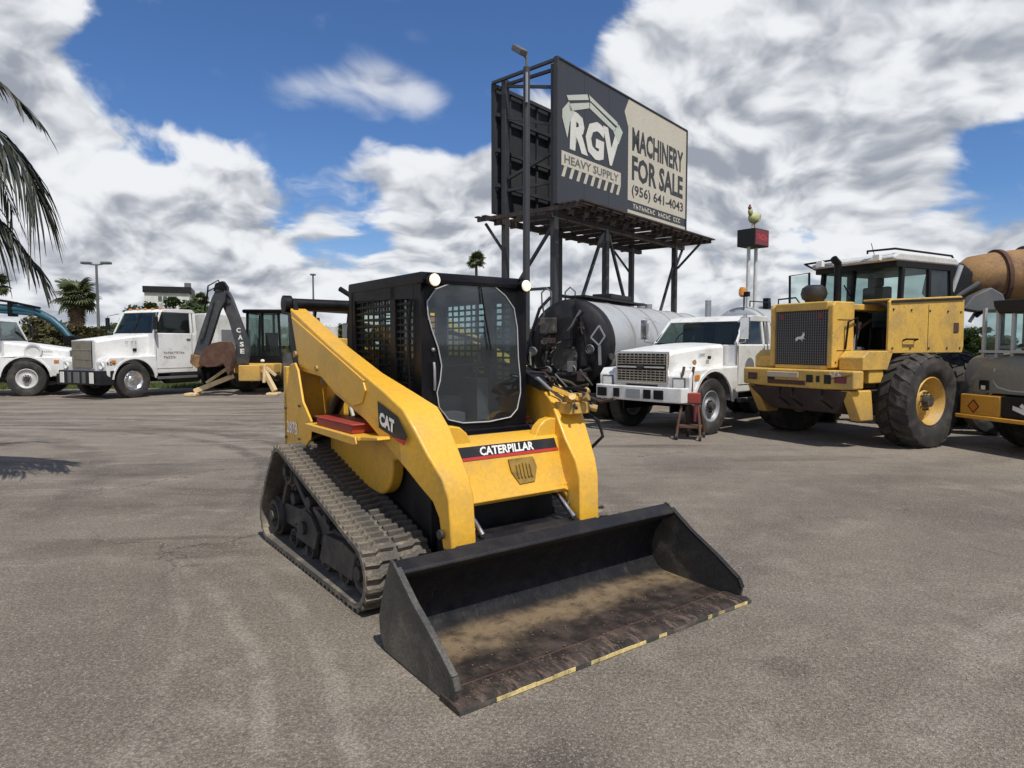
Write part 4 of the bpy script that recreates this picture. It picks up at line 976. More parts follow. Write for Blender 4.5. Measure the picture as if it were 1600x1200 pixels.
# ------------------------------------------------------------------ trucks with a bonnet
def truck(T, P):
    """front at y=0, tail towards +y"""
    W = P.get('w', 1.08); wy = P['wy']; wr = P['wr']; hl = P['hl']; zh0, zh1 = P['zh']; cy0, cy1 = P['cab']; zr = P['zr']; pm = P['paint']; fz = P['fz']; hw0, hw1 = P['hw']
    # fenders: side skins with arch
    ar = wr + .12
    for s in (-1, 1):
        b = MB()
        pts = [(.10, .62), (.02, .70), (.0, fz - .12), (.10, fz), (hl + .02, fz + .04), (hl + .06, .62)] + [p for p in arc(wy, wr, ar, 5, 175, 12) if True]
        b.prism(pts, s * W, s * (hw0 - .06))
        f = b.obj('fender', pm, T, bevel=.035, seg=3)
        b = MB(); a1 = arc(wy, wr, ar + .005, 5, 175, 14); a2 = arc(wy, wr, ar + .055, 5, 175, 14)
        for i in range(14): b.add([(s * W, *a1[i]), (s * W, *a1[i + 1]), (s * W, *a2[i + 1]), (s * W, *a2[i]), (s * (W + .025), *a1[i]), (s * (W + .025), *a1[i + 1]), (s * (W + .025), *a2[i + 1]), (s * (W + .025), *a2[i])], [(0, 1, 2, 3), (7, 6, 5, 4), (0, 4, 5, 1), (2, 6, 7, 3), (0, 3, 7, 4), (1, 5, 6, 2)])
        b.obj('fender_lip', pm, f)
        b = MB(); b.box(*sorted((s * (hw0 - .07), s * (hw0 - .1))), wy - ar, wy + ar, wr * .8, fz - .05); b.prism(arc(wy, wr, ar + .004, 5, 175, 12) + arc(wy, wr, ar + .0, 5, 175, 12)[::-1], s * (W - .01), s * (hw0 - .07)); b.obj('wheel_well', BLK, f, kind='stuff')
        if P.get('lamp') == 'square':
            b = MB(); b.box(*sorted((s * (W - .08), s * (W - .34))), -.012, .02, fz - .36, fz - .13); h = b.obj('headlight', GREY, T, bevel=.012)
            b = MB(); b.box(*sorted((s * (W - .11), s * (W - .31))), -.022, -.012, fz - .33, fz - .16); b.obj('lens', LENS, h)
        else:
            b = MB(); b.lathe([(0, .0), (-.02, .07), (-.03, .09), (.03, .10), (.03, 0)], (s * (W - .2), -.005, fz - .25), 'y', 18); b.obj('headlight', LENS, T)
        b = MB(); b.box(*sorted((s * (W + .002), s * (W + .022))), .14, .28, fz - .17, fz - .08); b.obj('side_marker', AMBER, T, bevel=.01)
    # bonnet
    secs = []
    for y, w, z in ((.02, hw0 - .03, zh0 - .035), (.08, hw0, zh0), (hl * .55, (hw0 + hw1) / 2, (zh0 + zh1) / 2 + .015), (hl, hw1, zh1)):
        zb = fz - .25
        secs.append([(-w, y, zb), (-w, y, z - .07), (-w + .05, y, z - .018), (-w * .5, y, z + .006), (0, y, z + .016), (w * .5, y, z + .006), (w - .05, y, z - .018), (w, y, z - .07), (w, y, zb)])
    b = MB(); b.loft(secs); hood = b.obj('hood', pm, T, bevel=.012)
    # nose and grille
    gx, g0, g1 = P['grille']
    b = MB(); b.box(-hw0 + .03, hw0 - .03, .0, .12, .70, zh0 - .06); b.obj('nose', pm, T, bevel=.02)
    b = MB(); b.box(-gx, gx, -.035, .012, g0, g1); gr = b.obj('grille', P.get('gframe', CHR), T, bevel=.01)
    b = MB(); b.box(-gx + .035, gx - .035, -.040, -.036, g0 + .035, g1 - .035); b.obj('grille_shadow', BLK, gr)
    gb = P.get('gbars', GRILL)
    if P.get('gstyle') == 'split':
        mid = g0 + (g1 - g0) * .52
        for (z0, z1) in ((g0 + .04, mid - .05), (mid + .05, g1 - .04)):
            k = 0; z = z0
            while z < z1: b = MB(); b.box(-gx + .04, gx - .04, -.060, -.041, z, z + .016); b.obj('grille_bar', gb, gr); z += .046; k += 1
            for i in range(12): b = MB(); x = -gx + .06 + i * (2 * gx - .12) / 11; b.box(x - .006, x + .006, -.058, -.042, z0, z1); b.obj('grille_divider', gb, gr)
        b = MB(); b.ball((0, -.062, mid), .085, .014, .04); b.obj('oval_badge', BPRINT, gr)
        b = MB(); b.box(-gx + .05, gx - .05, -.056, -.041, mid - .014, mid + .014); b.obj('badge_bar', CHR, gr)
    else:
        n = int((2 * gx - .08) / .045)
        for i in range(n): x = -gx + .05 + i * .045; b = MB(); b.box(x, x + .022, -.060, -.041, g0 + .04, g1 - .04); b.obj('grille_bar', gb, gr)
        for z in (g0 + (g1 - g0) * .33, g0 + (g1 - g0) * .66): b = MB(); b.box(-gx + .04, gx - .04, -.066, -.0605, z, z + .02); b.obj('grille_bar', gb, gr)
        b = MB(); b.box(-.2, .2, -.048, -.036, g1 - .032, g1 - .006); b.obj('grille_badge', CHR, gr)
    # bumper
    bz0, bz1 = P['bump']
    b = MB(); pl = [(-W - .02, .22), (-W + .05, -.16), (-W * .6, -.22), (W * .6, -.22), (W - .05, -.16), (W + .02, .22), (W - .03, .24), (W - .1, -.08), (-W + .1, -.08), (-W + .03, .24)]
    b.prism(pl, bz0, bz1, 'z'); bp = b.obj('bumper', P['bpaint'], T, bevel=.02)
    if P.get('holes'):
        for x, w_, m_ in P['holes']:
            b = MB(); b.box(x - w_, x + w_, -.235, -.2205, bz0 + .05, bz1 - .05); b.obj('bumper_slot', m_, bp, bevel=.01)
    # cab
    zb = P['belt']; cw = P['cw']; slant = P.get('slant', .22)
    b = MB(); b.prism([(cy0 - .03, .70), (cy1, .70), (cy1, zb), (cy0 - .03, zb)], -cw, cw); cab = b.obj('cab', pm, T, bevel=.03, seg=3)
    rw = cw - .07
    b = MB(); pl = []
    secs = [[(-rw, y, z), (rw, y, z)] for y, z in ()]
    b.prism([(cy0 + slant - .02, zr - .10), (cy0 + slant + .06, zr - .02), (cy0 + slant + .3, zr + .02), (cy1 - .10, zr + .015), (cy1, zr - .07), (cy1, zr - .10)], -rw, rw)
    b.obj('cab_roof', pm, cab, bevel=.03, seg=3)
    for s in (-1, 1):
        for (ya, yb_, wd) in ((cy0 + .0, cy0 + slant, .055), (P['bp'], P['bp'] + .02, .07), (cy1 - .045, cy1 - .045, .09)):
            b = MB(); b.bar((s * (cw - .03), ya, zb - .01), (s * (rw - .03), yb_, zr - .09), .05, wd, up=(0, 1, 0)); b.obj('cab_pillar', pm, cab, bevel=.008)
        # side glass
        g = MB(); g.quad((s * (cw - .03), cy0 + .04, zb), (s * (cw - .03), P['bp'], zb), (s * (rw - .03), P['bp'] + .02, zr - .1), (s * (rw - .03), cy0 + slant + .03, zr - .1)); g.obj('side_window', GLASSK, cab, smooth=0)
        if cy1 - P['bp'] > .4:
            b = MB(); b.prism([(P['bp'] + .03, zb), (cy1 - .08, zb), (cy1 - .08, zr - .1), (P['bp'] + .03, zr - .1)], s * (cw - .05), s * (cw - .07)); b.obj('rear_quarter_panel', pm, cab)
        # door outline and handle
        b = MB()
        y0_, y1_ = cy0 + .05, P['bp'] - .0
        for p, q in (((y0_, zb - .02), (y0_, .85)), ((y0_, .85), (y1_, .85)), ((y1_, .85), (y1_, zb - .02))): b.bar((s * (cw + .001), *p), (s * (cw + .001), *q), .006, .014, up=(1, 0, 0))
        d = b.obj('door_seam', BLK, cab, kind='stuff')
        b = MB(); b.box(*sorted((s * (cw + .001), s * (cw + .03))), y1_ - .20, y1_ - .06, zb - .20, zb - .165); b.obj('door_handle', BLK if pm is WHTD else GREYM, cab, bevel=.006)
        b = MB(); b.box(*sorted((s * (cw - .02), s * (cw + .06))), cy0 + .05, cy1 - .05, .52, .60); b.obj('cab_step', GREY, T, bevel=.01)
        # mirrors
        mx = cw + .20
        b = MB(); b.tube([(s * cw, cy0 + .05, zb + .02), (s * (mx), cy0 - .05, zb + .05), (s * mx, cy0 - .05, zb + .55), (s * (rw), cy0 + .15, zr - .12)], .013, 7); m_ = b.obj('mirror_arm', GREY if pm is not WHT else CHR, cab)
        b = MB(); b.box(*sorted((s * (mx - .10), s * (mx + .08))), cy0 - .09, cy0 - .04, zb + .10, zb + .50); b.obj('mirror', P.get('mirm', CHR), m_, bevel=.015)
    g = MB(); g.quad((-cw + .05, cy0 + .005, zb + .02), (cw - .05, cy0 + .005, zb + .02), (rw - .05, cy0 + slant, zr - .1), (-rw + .05, cy0 + slant, zr - .1)); g.obj('windshield', GLASSK, cab, smooth=0)
    b = MB(); b.bar((-cw + .04, cy0 - .005, zb + .0), (cw - .04, cy0 - .005, zb + .0), .03, .05); b.bar((-cw + .05, cy0 + .02, zb + .05), (-rw + .04, cy0 + slant - .01, zr - .11), .02, .03); b.bar((cw - .05, cy0 + .02, zb + .05), (rw - .04, cy0 + slant - .01, zr - .11), .02, .03); b.obj('windshield_gasket', BLK, cab, kind='stuff')
    if P.get('splitws'):
        b = MB(); b.bar((0, cy0 - .002, zb + .02), (0, cy0 + slant - .006, zr - .1), .03, .02); b.obj('windshield_divider', BLK, cab)
    b = MB(); b.box(-rw + .1, rw - .1, cy1 - .06, cy1 - .04, zb, zr - .1); b.obj('cab_back_wall', pm if not P.get('darkin') else BLK, cab)
    b = MB(); b.box(-.62, -.12, cy0 + .55, cy0 + .68, zb - .1, zb + .42); b.box(.12, .62, cy0 + .55, cy0 + .68, zb - .1, zb + .42); b.obj('cab_seats', SEAT, cab, bevel=.04, kind='stuff')
    b = MB(); b.lathe([(-.015, .19), (0, .21), (.015, .19), (-.015, .19)], (0, 0, 0), 'y', 20); b.xf(Matrix.Translation((-.38, cy0 + .28, zb + .1)) @ Matrix.Rotation(R(-35), 4, 'X')); b.obj('steering_wheel', BLK, cab)
    for i in range(P.get('rooflights', 0)):
        x = -rw * .8 + i * rw * 1.6 / (P['rooflights'] - 1); b = MB(); b.ball((x, cy0 + slant + .12, zr + .02), .05, .07, .035, 8, 5); b.obj('roof_marker_lamp', AMBER, cab)
    # frame rails, axles and wheels
    for s in (-1, 1): b = MB(); b.box(*sorted((s * .32, s * .42)), .3, P['len'], .62, .84); b.obj('frame_rail', P.get('railm', BLKM), T, bevel=.008)
    wn = P.get('tw', .28)
    b = MB(); b.cyl((-W + .1, wy, wr), (W - .1, wy, wr), .06); b.obj('front_axle', BLK, T)
    for s in (-1, 1): wheel_parts(T, 'wheel', s * (W - wn / 2 - .01), wy, wr, wn, s, wr * .56, P.get('rim', WHTD), treadn=0, dish=.30, bolts=10)
    for ry in P['rear']:
        b = MB(); b.cyl((-W + .2, ry, wr), (W - .2, ry, wr), .10); b.ball((0, ry, wr), .22, .25, .24); b.obj('rear_axle', BLK, T)
        for s in (-1, 1):
            wheel_parts(T, 'wheel', s * (W - wn / 2 - .01), ry, wr, wn, s, wr * .56, P.get('rim', WHTD), dish=.75, bolts=10)
            wheel_parts(T, 'wheel', s * (W - wn * 1.5 - .06), ry, wr, wn, s, wr * .56, DKST, dish=.3)
    if P.get('fueltank'):
        for s in (-1, 1): b = MB(); b.cyl((s * (W - .30), cy0 + .5, .62), (s * (W - .30), cy1 + .15, .62), .26, seg=22); b.obj('fuel_tank', P.get('tankm', GALV), T, bevel=.01)
    return cab, hood

def heading(a): return -R(a)

# Ford-type tank truck on the right
def build_tank_truck():
    a = 48
    T = thing('water_tank_truck', 'old white tank truck with split slatted grille, left of the yellow wheel loader', 'truck', anchor(3.54, 11.72, a, .97, .75), heading(a))
    P = dict(w=.99, wy=.75, wr=.50, hl=1.55, zh=(1.50, 1.62), cab=(1.62, 3.0), zr=2.14, paint=WHT, fz=1.16, hw=(.60, .70), grille=(.57, .90, 1.47), gstyle='split', gbars=GRILL, lamp='square',
             bump=(.60, .86), bpaint=WHT, holes=[(-.74, .11, BLK), (-.40, .07, BLK), (-.02, .16, GALV), (.28, .08, BLK), (.52, .10, BLK)], belt=1.60, cw=.93, slant=.42, bp=2.66, rear=[4.9], len=6.6, rim=GALV, darkin=True, tw=.27)
    cab, hood = truck(T, P)
    b = MB(); b.box(-.34, .34, -.015, .005, .885 - .03, .90 - .015); b.obj('lower_slot', BLK, T)
    marks('hood_lettering', 4, GREY, hood, (.66, .78, 1.38), (-.06, 1, 0), (0, 0, 1), width=.22, height=.05, depth=.012)
    # rounded tank with dark ends and fittings
    b = MB(); b.lathe([(3.30, .0), (3.30, .60), (3.34, .70), (3.42, .74), (6.35, .74), (6.42, .70), (6.46, .5), (6.46, 0)], (0, 0, 1.64), 'y', 40); tk = b.obj('water_tank', TANK, T)
    for y in (3.45, 4.4, 5.4, 6.3):
        b = MB(); b.lathe([(y - .02, .741), (y - .02, .752), (y + .02, .752), (y + .02, .741)], (0, 0, 1.64), 'y', 40); b.obj('tank_band', GALV, tk)
    b = MB(); b.box(-.30, .30, 3.5, 6.3, .85, 1.02); b.obj('tank_cradle', BLKM, T)
    b = MB(); b.cyl((-.62, 3.14, 1.0), (-.62, 3.14, 2.55), .065, seg=14); b.cyl((-.62, 3.14, 1.3), (-.62, 3.14, 2.0), .09, seg=14); b.obj('exhaust_stack', GALV, T)
    b = MB(); b.cyl((.10, 3.35, 2.3), (.10, 3.35, 2.62), .02); b.box(.03, .17, 3.30, 3.40, 2.60, 2.63); ml = b.obj('beacon_mast', GREY, T)
    b = MB(); b.lathe([(2.63, .0), (2.63, .075), (2.74, .075), (2.80, .05), (2.81, 0)], (.06, 3.35, 0), 'z', 16); b.obj('beacon', AMBER, ml)
    b = MB(); b.box(.10, .22, 3.30, 3.38, 2.60, 2.70); b.obj('horn_speaker', BLK, ml)
    b = MB(); b.tube([(.1, 3.6, 2.40), (.1, 3.6, 2.52), (.15, 4.4, 2.52), (.15, 4.4, 2.40)], .014, 6); b.box(.0, .12, 4.35, 4.47, 2.38, 2.62); b.obj('tank_handrail', BLK, tk)
    b = MB(); b.cyl((-.1, 4.9, 2.36), (-.1, 4.9, 2.46), .25, seg=20); b.obj('manhole_lid', GALV, tk)
    b = MB(); b.lathe([(-.02, 0), (-.02, .035), (.012, .05), (.012, 0)], (.0, 0, 0), 'x', 14); b.xf(Matrix.Translation((.72, .55, 1.28))); b.obj('hood_side_reflector', RUSTY, hood)
    b = MB(); b.box(.70, .72, 1.0, 1.10, 1.33, 1.39); b.obj('hood_latch', BLK, hood, bevel=.01)
    for s in (-1, 1): b = MB(); b.box(*sorted((s * .98, s * .72)), 3.2, 4.2, .55, .85); b.obj('side_tool_box', GREY, T, bevel=.02)
    # round white emblem print on the door
    b = MB(); b.cyl((.93, 2.1, 1.18), (.934, 2.1, 1.18), .17, seg=24); b.obj('door_emblem', GALV, cab)
build_tank_truck()

def build_white_tractor():
    a = 27
    T = thing('white_dump_truck', 'white truck with tall tan mesh grille and roof lamps, second vehicle from the left', 'truck', anchor(-11.26, 19.85, a, 1.06, .85), heading(a))
    P = dict(w=1.06, wy=.85, wr=.52, hl=1.55, zh=(1.74, 1.93), cab=(1.55, 3.05), zr=2.70, paint=WHT, fz=1.22, hw=(.62, .78), grille=(.52, .88, 1.72), gbars=GRILL, bump=(.42, .84), bpaint=BLKM, gframe=TRIM,
             holes=[(-.72, .10, LENS), (-.35, .08, GREY), (.0, .14, GREYM), (.35, .08, GREY), (.72, .10, LENS)], belt=1.95, cw=1.0, slant=.30, bp=2.86, rear=[5.2, 6.45], len=7.4, rim=CHR, darkin=True, splitws=True, rooflights=5, fueltank=True, mirm=BLK, tankm=BLKM)
    cab, hood = truck(T, P)
    # dump body
    b = MB(); b.prism([(3.30, 1.15), (7.4, 1.15), (7.4, 2.5), (3.75, 2.62), (3.30, 2.62)], -1.12, 1.12); body = b.obj('dump_body', WHT, T, bevel=.03)
    for y in (3.75, 4.5, 5.25, 6.0, 6.75, 7.3): b = MB(); b.box(1.121, 1.17, y - .05, y + .05, 1.2, 2.5); b.obj('body_rib', WHT, body, bevel=.008); b = MB(); b.box(-1.17, -1.121, y - .05, y + .05, 1.2, 2.5); b.obj('body_rib', WHT, body, bevel=.008)
    b = MB(); b.box(1.121, 1.15, 3.9, 5.1, 1.55, 2.1); b.obj('grey_side_print', GALV, body)
    marks('hood_lettering', 7, GREY, hood, (.735, .80, 1.62), (.09, 1, 0), (0, 0, 1), width=.34, height=.07, depth=.012)
    b = MB(); b.box(.74, .76, 1.02, 1.14, 1.38, 1.48); b.obj('hood_latch', BLK, hood, bevel=.01)
    # hauler's name and numbers on the door, only partly legible
    marks('door_lettering', 12, GREY, cab, (1.003, 1.85, 1.30), (0, 1, 0), (0, 0, 1), width=.80, height=.07, depth=.003)
    marks('door_lettering', 5, GREY, cab, (1.003, 1.85, 1.16), (0, 1, 0), (0, 0, 1), width=.42, height=.07, depth=.003)
    marks('fender_lettering', 3, BPRINT, T, (1.062, .02, .99), (0, 1, 0), (0, 0, 1), width=.26, height=.11, depth=.003)
    b = MB(); b.cyl((-.95, 3.2, 1.0), (-.95, 3.2, 3.0), .06); b.obj('exhaust_stack', CHR, T)
build_white_tractor()

def build_left_truck():
    a = 255
    T = thing('white_mixer_truck', 'white truck facing right, cut off by the left edge of the photo', 'truck', anchor(-14.95, 20.45, a, -1.05, 1.05), heading(a))
    P = dict(w=1.05, wy=1.05, wr=.54, hl=1.75, zh=(1.46, 1.70), cab=(1.75, 3.2), zr=2.42, paint=WHT, fz=1.20, hw=(.62, .74), grille=(.55, .70, 1.40), gbars=DKST, gframe=GREY, bump=(.35, .70), bpaint=BLKM,
             belt=1.72, cw=.98, slant=.25, bp=2.95, rear=[5.0, 6.3], len=7.5, rim=WHTD, darkin=True, fueltank=True, mirm=BLK)
    cab, hood = truck(T, P)
    b = MB(); b.lathe([(0, 0), (0, .16), (-.05, .20), (-.05, .24), (.02, .24), (.02, 0)], (0, 0, 0), 'x', 20); b.xf(Matrix.Translation((-.72, .95, 1.38))); b.obj('air_intake_ring', WHTD, hood)
    b = MB(); b.prism([(3.35, 1.1), (7.5, 1.1), (7.5, 2.1), (3.35, 2.1)], -1.1, 1.1); b.obj('flat_body', WHTD, T, bevel=.03)
    marks('hood_lettering', 5, GREY, hood, (-.70, .72, 1.34), (0, -1, 0), (0, 0, 1), width=.3, height=.05, depth=.01)
build_left_truck()

# ------------------------------------------------------------------ silver vacuum tank trailer
def build_tank_trailer():
    a = 31
    T = thing('vacuum_tank_trailer', 'long dull silver tank trailer with black end full of pipes, below the billboard', 'tank trailer', (1.10, 13.9, 0), heading(a))
    r, zc = .95, 1.60
    b = MB(); b.lathe([(.10, 0), (.10, .5), (.14, .80), (.22, .92), (.28, r), (8.3, r), (8.4, .85), (8.45, .5), (8.45, 0)], (0, 0, zc), 'y', 56); tk = b.obj('tank_shell', TANK, T)
    b = MB(); b.lathe([(.095, 0), (.085, .52), (.12, .82), (.20, .935), (.30, r + .012), (.42, r + .012), (.42, r + .001)], (0, 0, zc), 'y', 48); b.obj('black_end_cap', BLKM, tk)
    for y in (1.6, 3.2, 4.8, 6.4, 8.0): b = MB(); b.lathe([(y - .03, r + .001), (y - .03, r + .02), (y + .03, r + .02), (y + .03, r + .001)], (0, 0, zc), 'y', 56); b.obj('stiffening_ring', TANK, tk)
    # ends fittings
    b = MB(); b.lathe([(.02, 0), (.02, .30), (.06, .33), (.09, .33)], (-.05, 0, zc - .25), 'y', 24); mh = b.obj('rear_manway', DKST, T)
    for i in range(10): aa = i * math.pi / 5; b = MB(); q = (-.05 + .30 * math.cos(aa), .03, zc - .25 + .30 * math.sin(aa)); b.cyl(q, (q[0], -.02, q[2]), .02, seg=6); b.obj('manway_bolt', GREY, mh)
    b = MB(); b.box(-.55, -.20, -.10, .06, zc + .22, zc + .56); b.obj('equipment_box', DKST, T, bevel=.03)
    for pts, rr, m in ((((-.75, .0, zc - .5), (-.78, -.05, zc + .2), (-.6, 0, zc + .75), (-.45, .2, zc + 1.0)), .035, BLK), (((.5, .02, zc - .75), (.55, -.04, zc - .2), (.42, -.02, zc + .35), (.2, .1, zc + .9)), .04, BLK), (((-.3, -.02, zc - .7), (-.1, -.12, zc - .62), (.25, -.1, zc - .62), (.6, 0, zc - .5)), .05, BLKM), (((-.85, .15, zc + .3), (-.95, .05, zc - .3), (-.8, .0, zc - .9)), .045, BLK), (((.0, .02, zc + .2), (.2, -.05, zc + .4), (.35, .02, zc + .7)), .03, GREY)):
        b = MB(); b.tube(pts, rr, 8); b.obj('end_pipe', m, T)
    rnd = random.Random(21)
    for i in range(11):
        x_, z_ = rnd.uniform(-.75, .45), rnd.uniform(zc - .85, zc + .6); q = [(x_, .05, z_)]
        for j in range(4): q.append((q[-1][0] + rnd.uniform(-.22, .22), rnd.uniform(-.16, -.02), q[-1][2] + rnd.uniform(-.22, .22)))
        b = MB(); b.tube(q, rnd.uniform(.015, .03), 7); b.obj('end_hose', rnd.choice([BLK, DKST, GREY, RUSTD]), T)
    for i in range(7):
        x_, z_ = rnd.uniform(-.7, .5), rnd.uniform(zc - .8, zc + .6); w_, h_ = rnd.uniform(.04, .12), rnd.uniform(.04, .14)
        b = MB(); b.box(x_ - w_, x_ + w_, -rnd.uniform(.08, .18), .08, z_ - h_, z_ + h_); b.obj('end_fitting', rnd.choice([BLKM, DKST, RUSTD, GREY]), T, bevel=.01)
    for x, z in ((-.35, zc - .55), (.22, zc - .52), (.62, zc - .1), (-.7, zc - .15)): b = MB(); b.lathe([(0, 0), (0, .06), (-.04, .07), (-.10, .07), (-.10, 0)], (x, 0, z), 'y', 14); b.lathe([(-.13, .085), (-.11, .10), (-.10, .085)], (x, 0, z), 'y', 14); b.obj('valve', GREY, T)
    b = MB()    # diamond placard holder and bracket on the flank of the end
    b.bar((.78, -.02, zc + .38), (.62, -.06, zc + .14), .03, .03); b.bar((.62, -.06, zc + .14), (.78, -.02, zc - .02), .03, .03); b.bar((.78, -.02, zc - .02), (.90, 0, zc + .16), .03, .03); b.bar((.90, 0, zc + .16), (.78, -.02, zc + .38), .03, .03)
    b.bar((.78, .0, zc - .02), (.80, .0, zc - .42), .05, .04); b.obj('placard_frame', GALV, T, kind='stuff')
    b = MB(); b.cyl((.86, .3, zc - .25), (.98, .2, zc - .25), .07, seg=12); b.obj('side_outlet', DKST, T)
    # catwalk and hoops on top
    b = MB(); b.box(-.28, .28, .4, 4.2, zc + r + .05, zc + r + .09); b.box(-.30, -.26, .4, 4.2, zc + r + .0901, zc + r + .12); b.obj('top_walkway', BLKM, T)
    b = MB(); b.box(-.24, .24, 1.9, 3.2, zc + r + .095, zc + r + .22); b.obj('top_hatch_box', BLKM, T, bevel=.02)
    for x, y in ((-.62, .35), (-.1, .45)): b = MB(); b.tube([(x - .11, y, zc + .82), (x - .12, y, zc + 1.12), (x, y, zc + 1.22), (x + .12, y, zc + 1.12), (x + .11, y, zc + .82)], .018, 8); b.obj('hose_hoop', GREY, T)
    for y in (4.5, 5.1): b = MB(); b.cyl((0, y, zc + r), (0, y, zc + r + .14), .10); b.obj('vent_cap', GALV, T)
    # running gear
    b = MB(); b.box(-.45, -.33, .1, 8.2, .55, .72); b.obj('frame_rail', BLKM, T); b = MB(); b.box(.33, .45, .1, 8.2, .55, .72); b.obj('frame_rail', BLKM, T)
    b = MB(); b.box(-1.0, 1.0, -.05, .10, .42, .60); b.obj('rear_bumper', BLKM, T, bevel=.01)
    for y in (.95, 2.1):
        for s in (-1, 1):
            wheel_parts(T, 'wheel', s * .95, y, .50, .27, s, .28, DKST, dish=.7); wheel_parts(T, 'wheel', s * .62, y, .50, .27, s, .28, DKST)
    for s in (-1, 1): b = MB(); b.prism([(.35, 1.03), (2.7, 1.03), (2.72, .95), (2.68, .95), (2.64, 1.0), (.40, 1.0), (.37, .8), (.33, .8)], s * 1.1, s * .48); b.obj('mud_guard', BLKM, T)
    b = MB(); b.box(.5, .6, 7.2, 7.3, .0, .6); b.box(-.6, -.5, 7.2, 7.3, .0, .6); b.obj('landing_leg', GREY, T, kind='stuff')
build_tank_trailer()

# ------------------------------------------------------------------ wheel loader seen from behind
def build_loader():
    a = 62
    T = thing('wheel_loader', 'big yellow wheel loader seen from behind with black mesh radiator grille and white cab roof', 'wheel loader', anchor(6.36, 10.42, a, 1.17, 0), heading(a))
    WR = .72
    for s in (-1, 1): wheel_parts(T, 'wheel', s * 1.17, 0, WR, .56, s, .38, YELOLD, treadn=22, dish=.42, bolts=10, tread_h=.03, seg=44)
    ART = Matrix.Translation((0, 1.6, 0)) @ Matrix.Rotation(R(44), 4, 'Z') @ Matrix.Translation((0, -1.6, 0))     # steered at the centre joint
    for s in (-1, 1): wheel_parts(T, 'wheel', s * 1.17, 3.05, WR, .56, s, .38, YELOLD, treadn=22, dish=.42, bolts=10, tread_h=.03, seg=44).matrix_local = ART
    for y in (0, 3.05): b = MB(); b.cyl((-.9, y, WR), (.9, y, WR), .17, seg=16); b.ball((0, y, WR), .32, .34, .32); b.obj('axle', YELOLD, T).matrix_local = ART if y else Matrix()
    # radiator cowl with frame round the grille
    b = MB(); b.prism([(-1.28, 1.23), (-.76, 1.23), (-.76, 2.27), (-1.22, 2.27), (-1.28, 2.21)], .50, .60); b.prism([(-1.28, 1.23), (-.76, 1.23), (-.76, 2.27), (-1.22, 2.27), (-1.28, 2.21)], -.60, -.50)
    b.box(-.50, .50, -1.28, -.76, 2.14, 2.275); b.box(-.50, .50, -1.28, -.76, 1.2, 1.27); b.obj('radiator_cowl', YELOLD, T, bevel=.025, seg=3)
    b = MB(); b.box(-.50, .50, -1.24, -1.20, 1.27, 2.14); gr = b.obj('radiator_grille', BLKM, T)
    b = MB()   # perforated screen
    for i in range(24): x = -.48 + i * .042; b.box(x, x + .014, -1.262, -1.25, 1.28, 2.13)
    for i in range(20): z = 1.29 + i * .042; b.box(-.49, .49, -1.2495, -1.241, z, z + .014)
    b.obj('grille_mesh', GREYM, gr, kind='stuff', smooth=0)
    b = MB()   # leaping deer badge
    deer = [(-.10, -.02), (-.06, .02), (.02, .03), (.05, .07), (.045, .10), (.06, .075), (.085, .095), (.07, .06), (.095, .05), (.075, .04), (.06, .01), (.10, -.02), (.06, -.01), (.03, -.015), (.05, -.06), (.015, -.02), (-.03, -.015), (-.06, -.04), (-.10, -.055), (-.075, -.03)]
    b.prism([(x - .0, z + 1.70) for x, z in deer], -1.272, -1.264, 'y'); b.obj('deer_badge', WPRINT, gr)
    for x in (-.36, .36): b = MB(); b.cyl((x, -1.27, 2.05), (x, -1.262, 2.05), .05, seg=12); b.obj('tail_lamp', MAROON, gr)
    # hood over the engine, open engine bay, raised side panel
    b = MB(); b.box(-.58, .58, -.755, .05, 2.14, 2.24); b.obj('engine_hood_top', YELOLD, T, bevel=.02)
    b = MB(); b.box(-.40, .34, -.75, .0, 1.15, 2.13); b.obj('engine_block', BLKM, T, bevel=.03)
    for pts, rr, m in ((((.42, -.66, 1.2), (.46, -.56, 1.6), (.44, -.40, 1.95)), .035, GALV), (((.45, -.25, 1.2), (.50, -.2, 1.7), (.42, -.1, 2.1)), .03, BLK), (((.42, -.7, 2.0), (.5, -.5, 1.85), (.5, -.2, 2.0)), .025, RUST), (((.45, -.12, 1.25), (.55, -.3, 1.3), (.45, -.6, 1.28)), .03, YELOLD)):
        b = MB(); b.tube(pts, rr, 8); b.obj('engine_pipe', m, T)
    b = MB(); b.cyl((.42, -.5, 1.45), (.55, -.5, 1.45), .11, seg=18); b.obj('engine_filter', GREY, T)
    b = MB(); b.prism([(-.56, 1.46), (1.46, 1.46), (1.50, 1.58), (1.48, 2.36), (1.38, 2.41), (-.46, 2.30), (-.56, 2.26)], .99, 1.03); b.box(.55, .99, -.50, 1.44, 2.28, 2.31)
    sp = b.obj('side_panel', YELOLD, T, bevel=.012)
    b = MB(); b.prism([(-.52, 2.235), (1.44, 2.345), (1.44, 2.385), (-.52, 2.275)], 1.031, 1.05); b.obj('panel_trim', BLKM, sp)
    b = MB(); b.box(1.031, 1.045, 1.18, 1.32, 1.80, 1.96); b.obj('panel_latch', RUST, sp, bevel=.02)
    # rear frame, fenders, counterweight with bumper
    b = MB(); b.prism([(-1.15, 1.20), (-.55, 1.20), (-.40, 1.52), (-.55, 1.50), (-1.02, 1.50), (-1.15, 1.40)], .62, 1.03); b.prism([(-1.15, 1.20), (-.55, 1.20), (-.40, 1.52), (-1.02, 1.50), (-1.15, 1.40)], -.62, -1.03); b.obj('step_fender', YELOLD, T, bevel=.02, kind='stuff')
    b = MB(); b.box(.60, 1.0, -.95, -.60, 1.0, 1.199); b.box(-1.0, -.60, -.95, -.60, 1.0, 1.199); b.obj('fender_box', YELOLD, T, bevel=.02, kind='stuff')
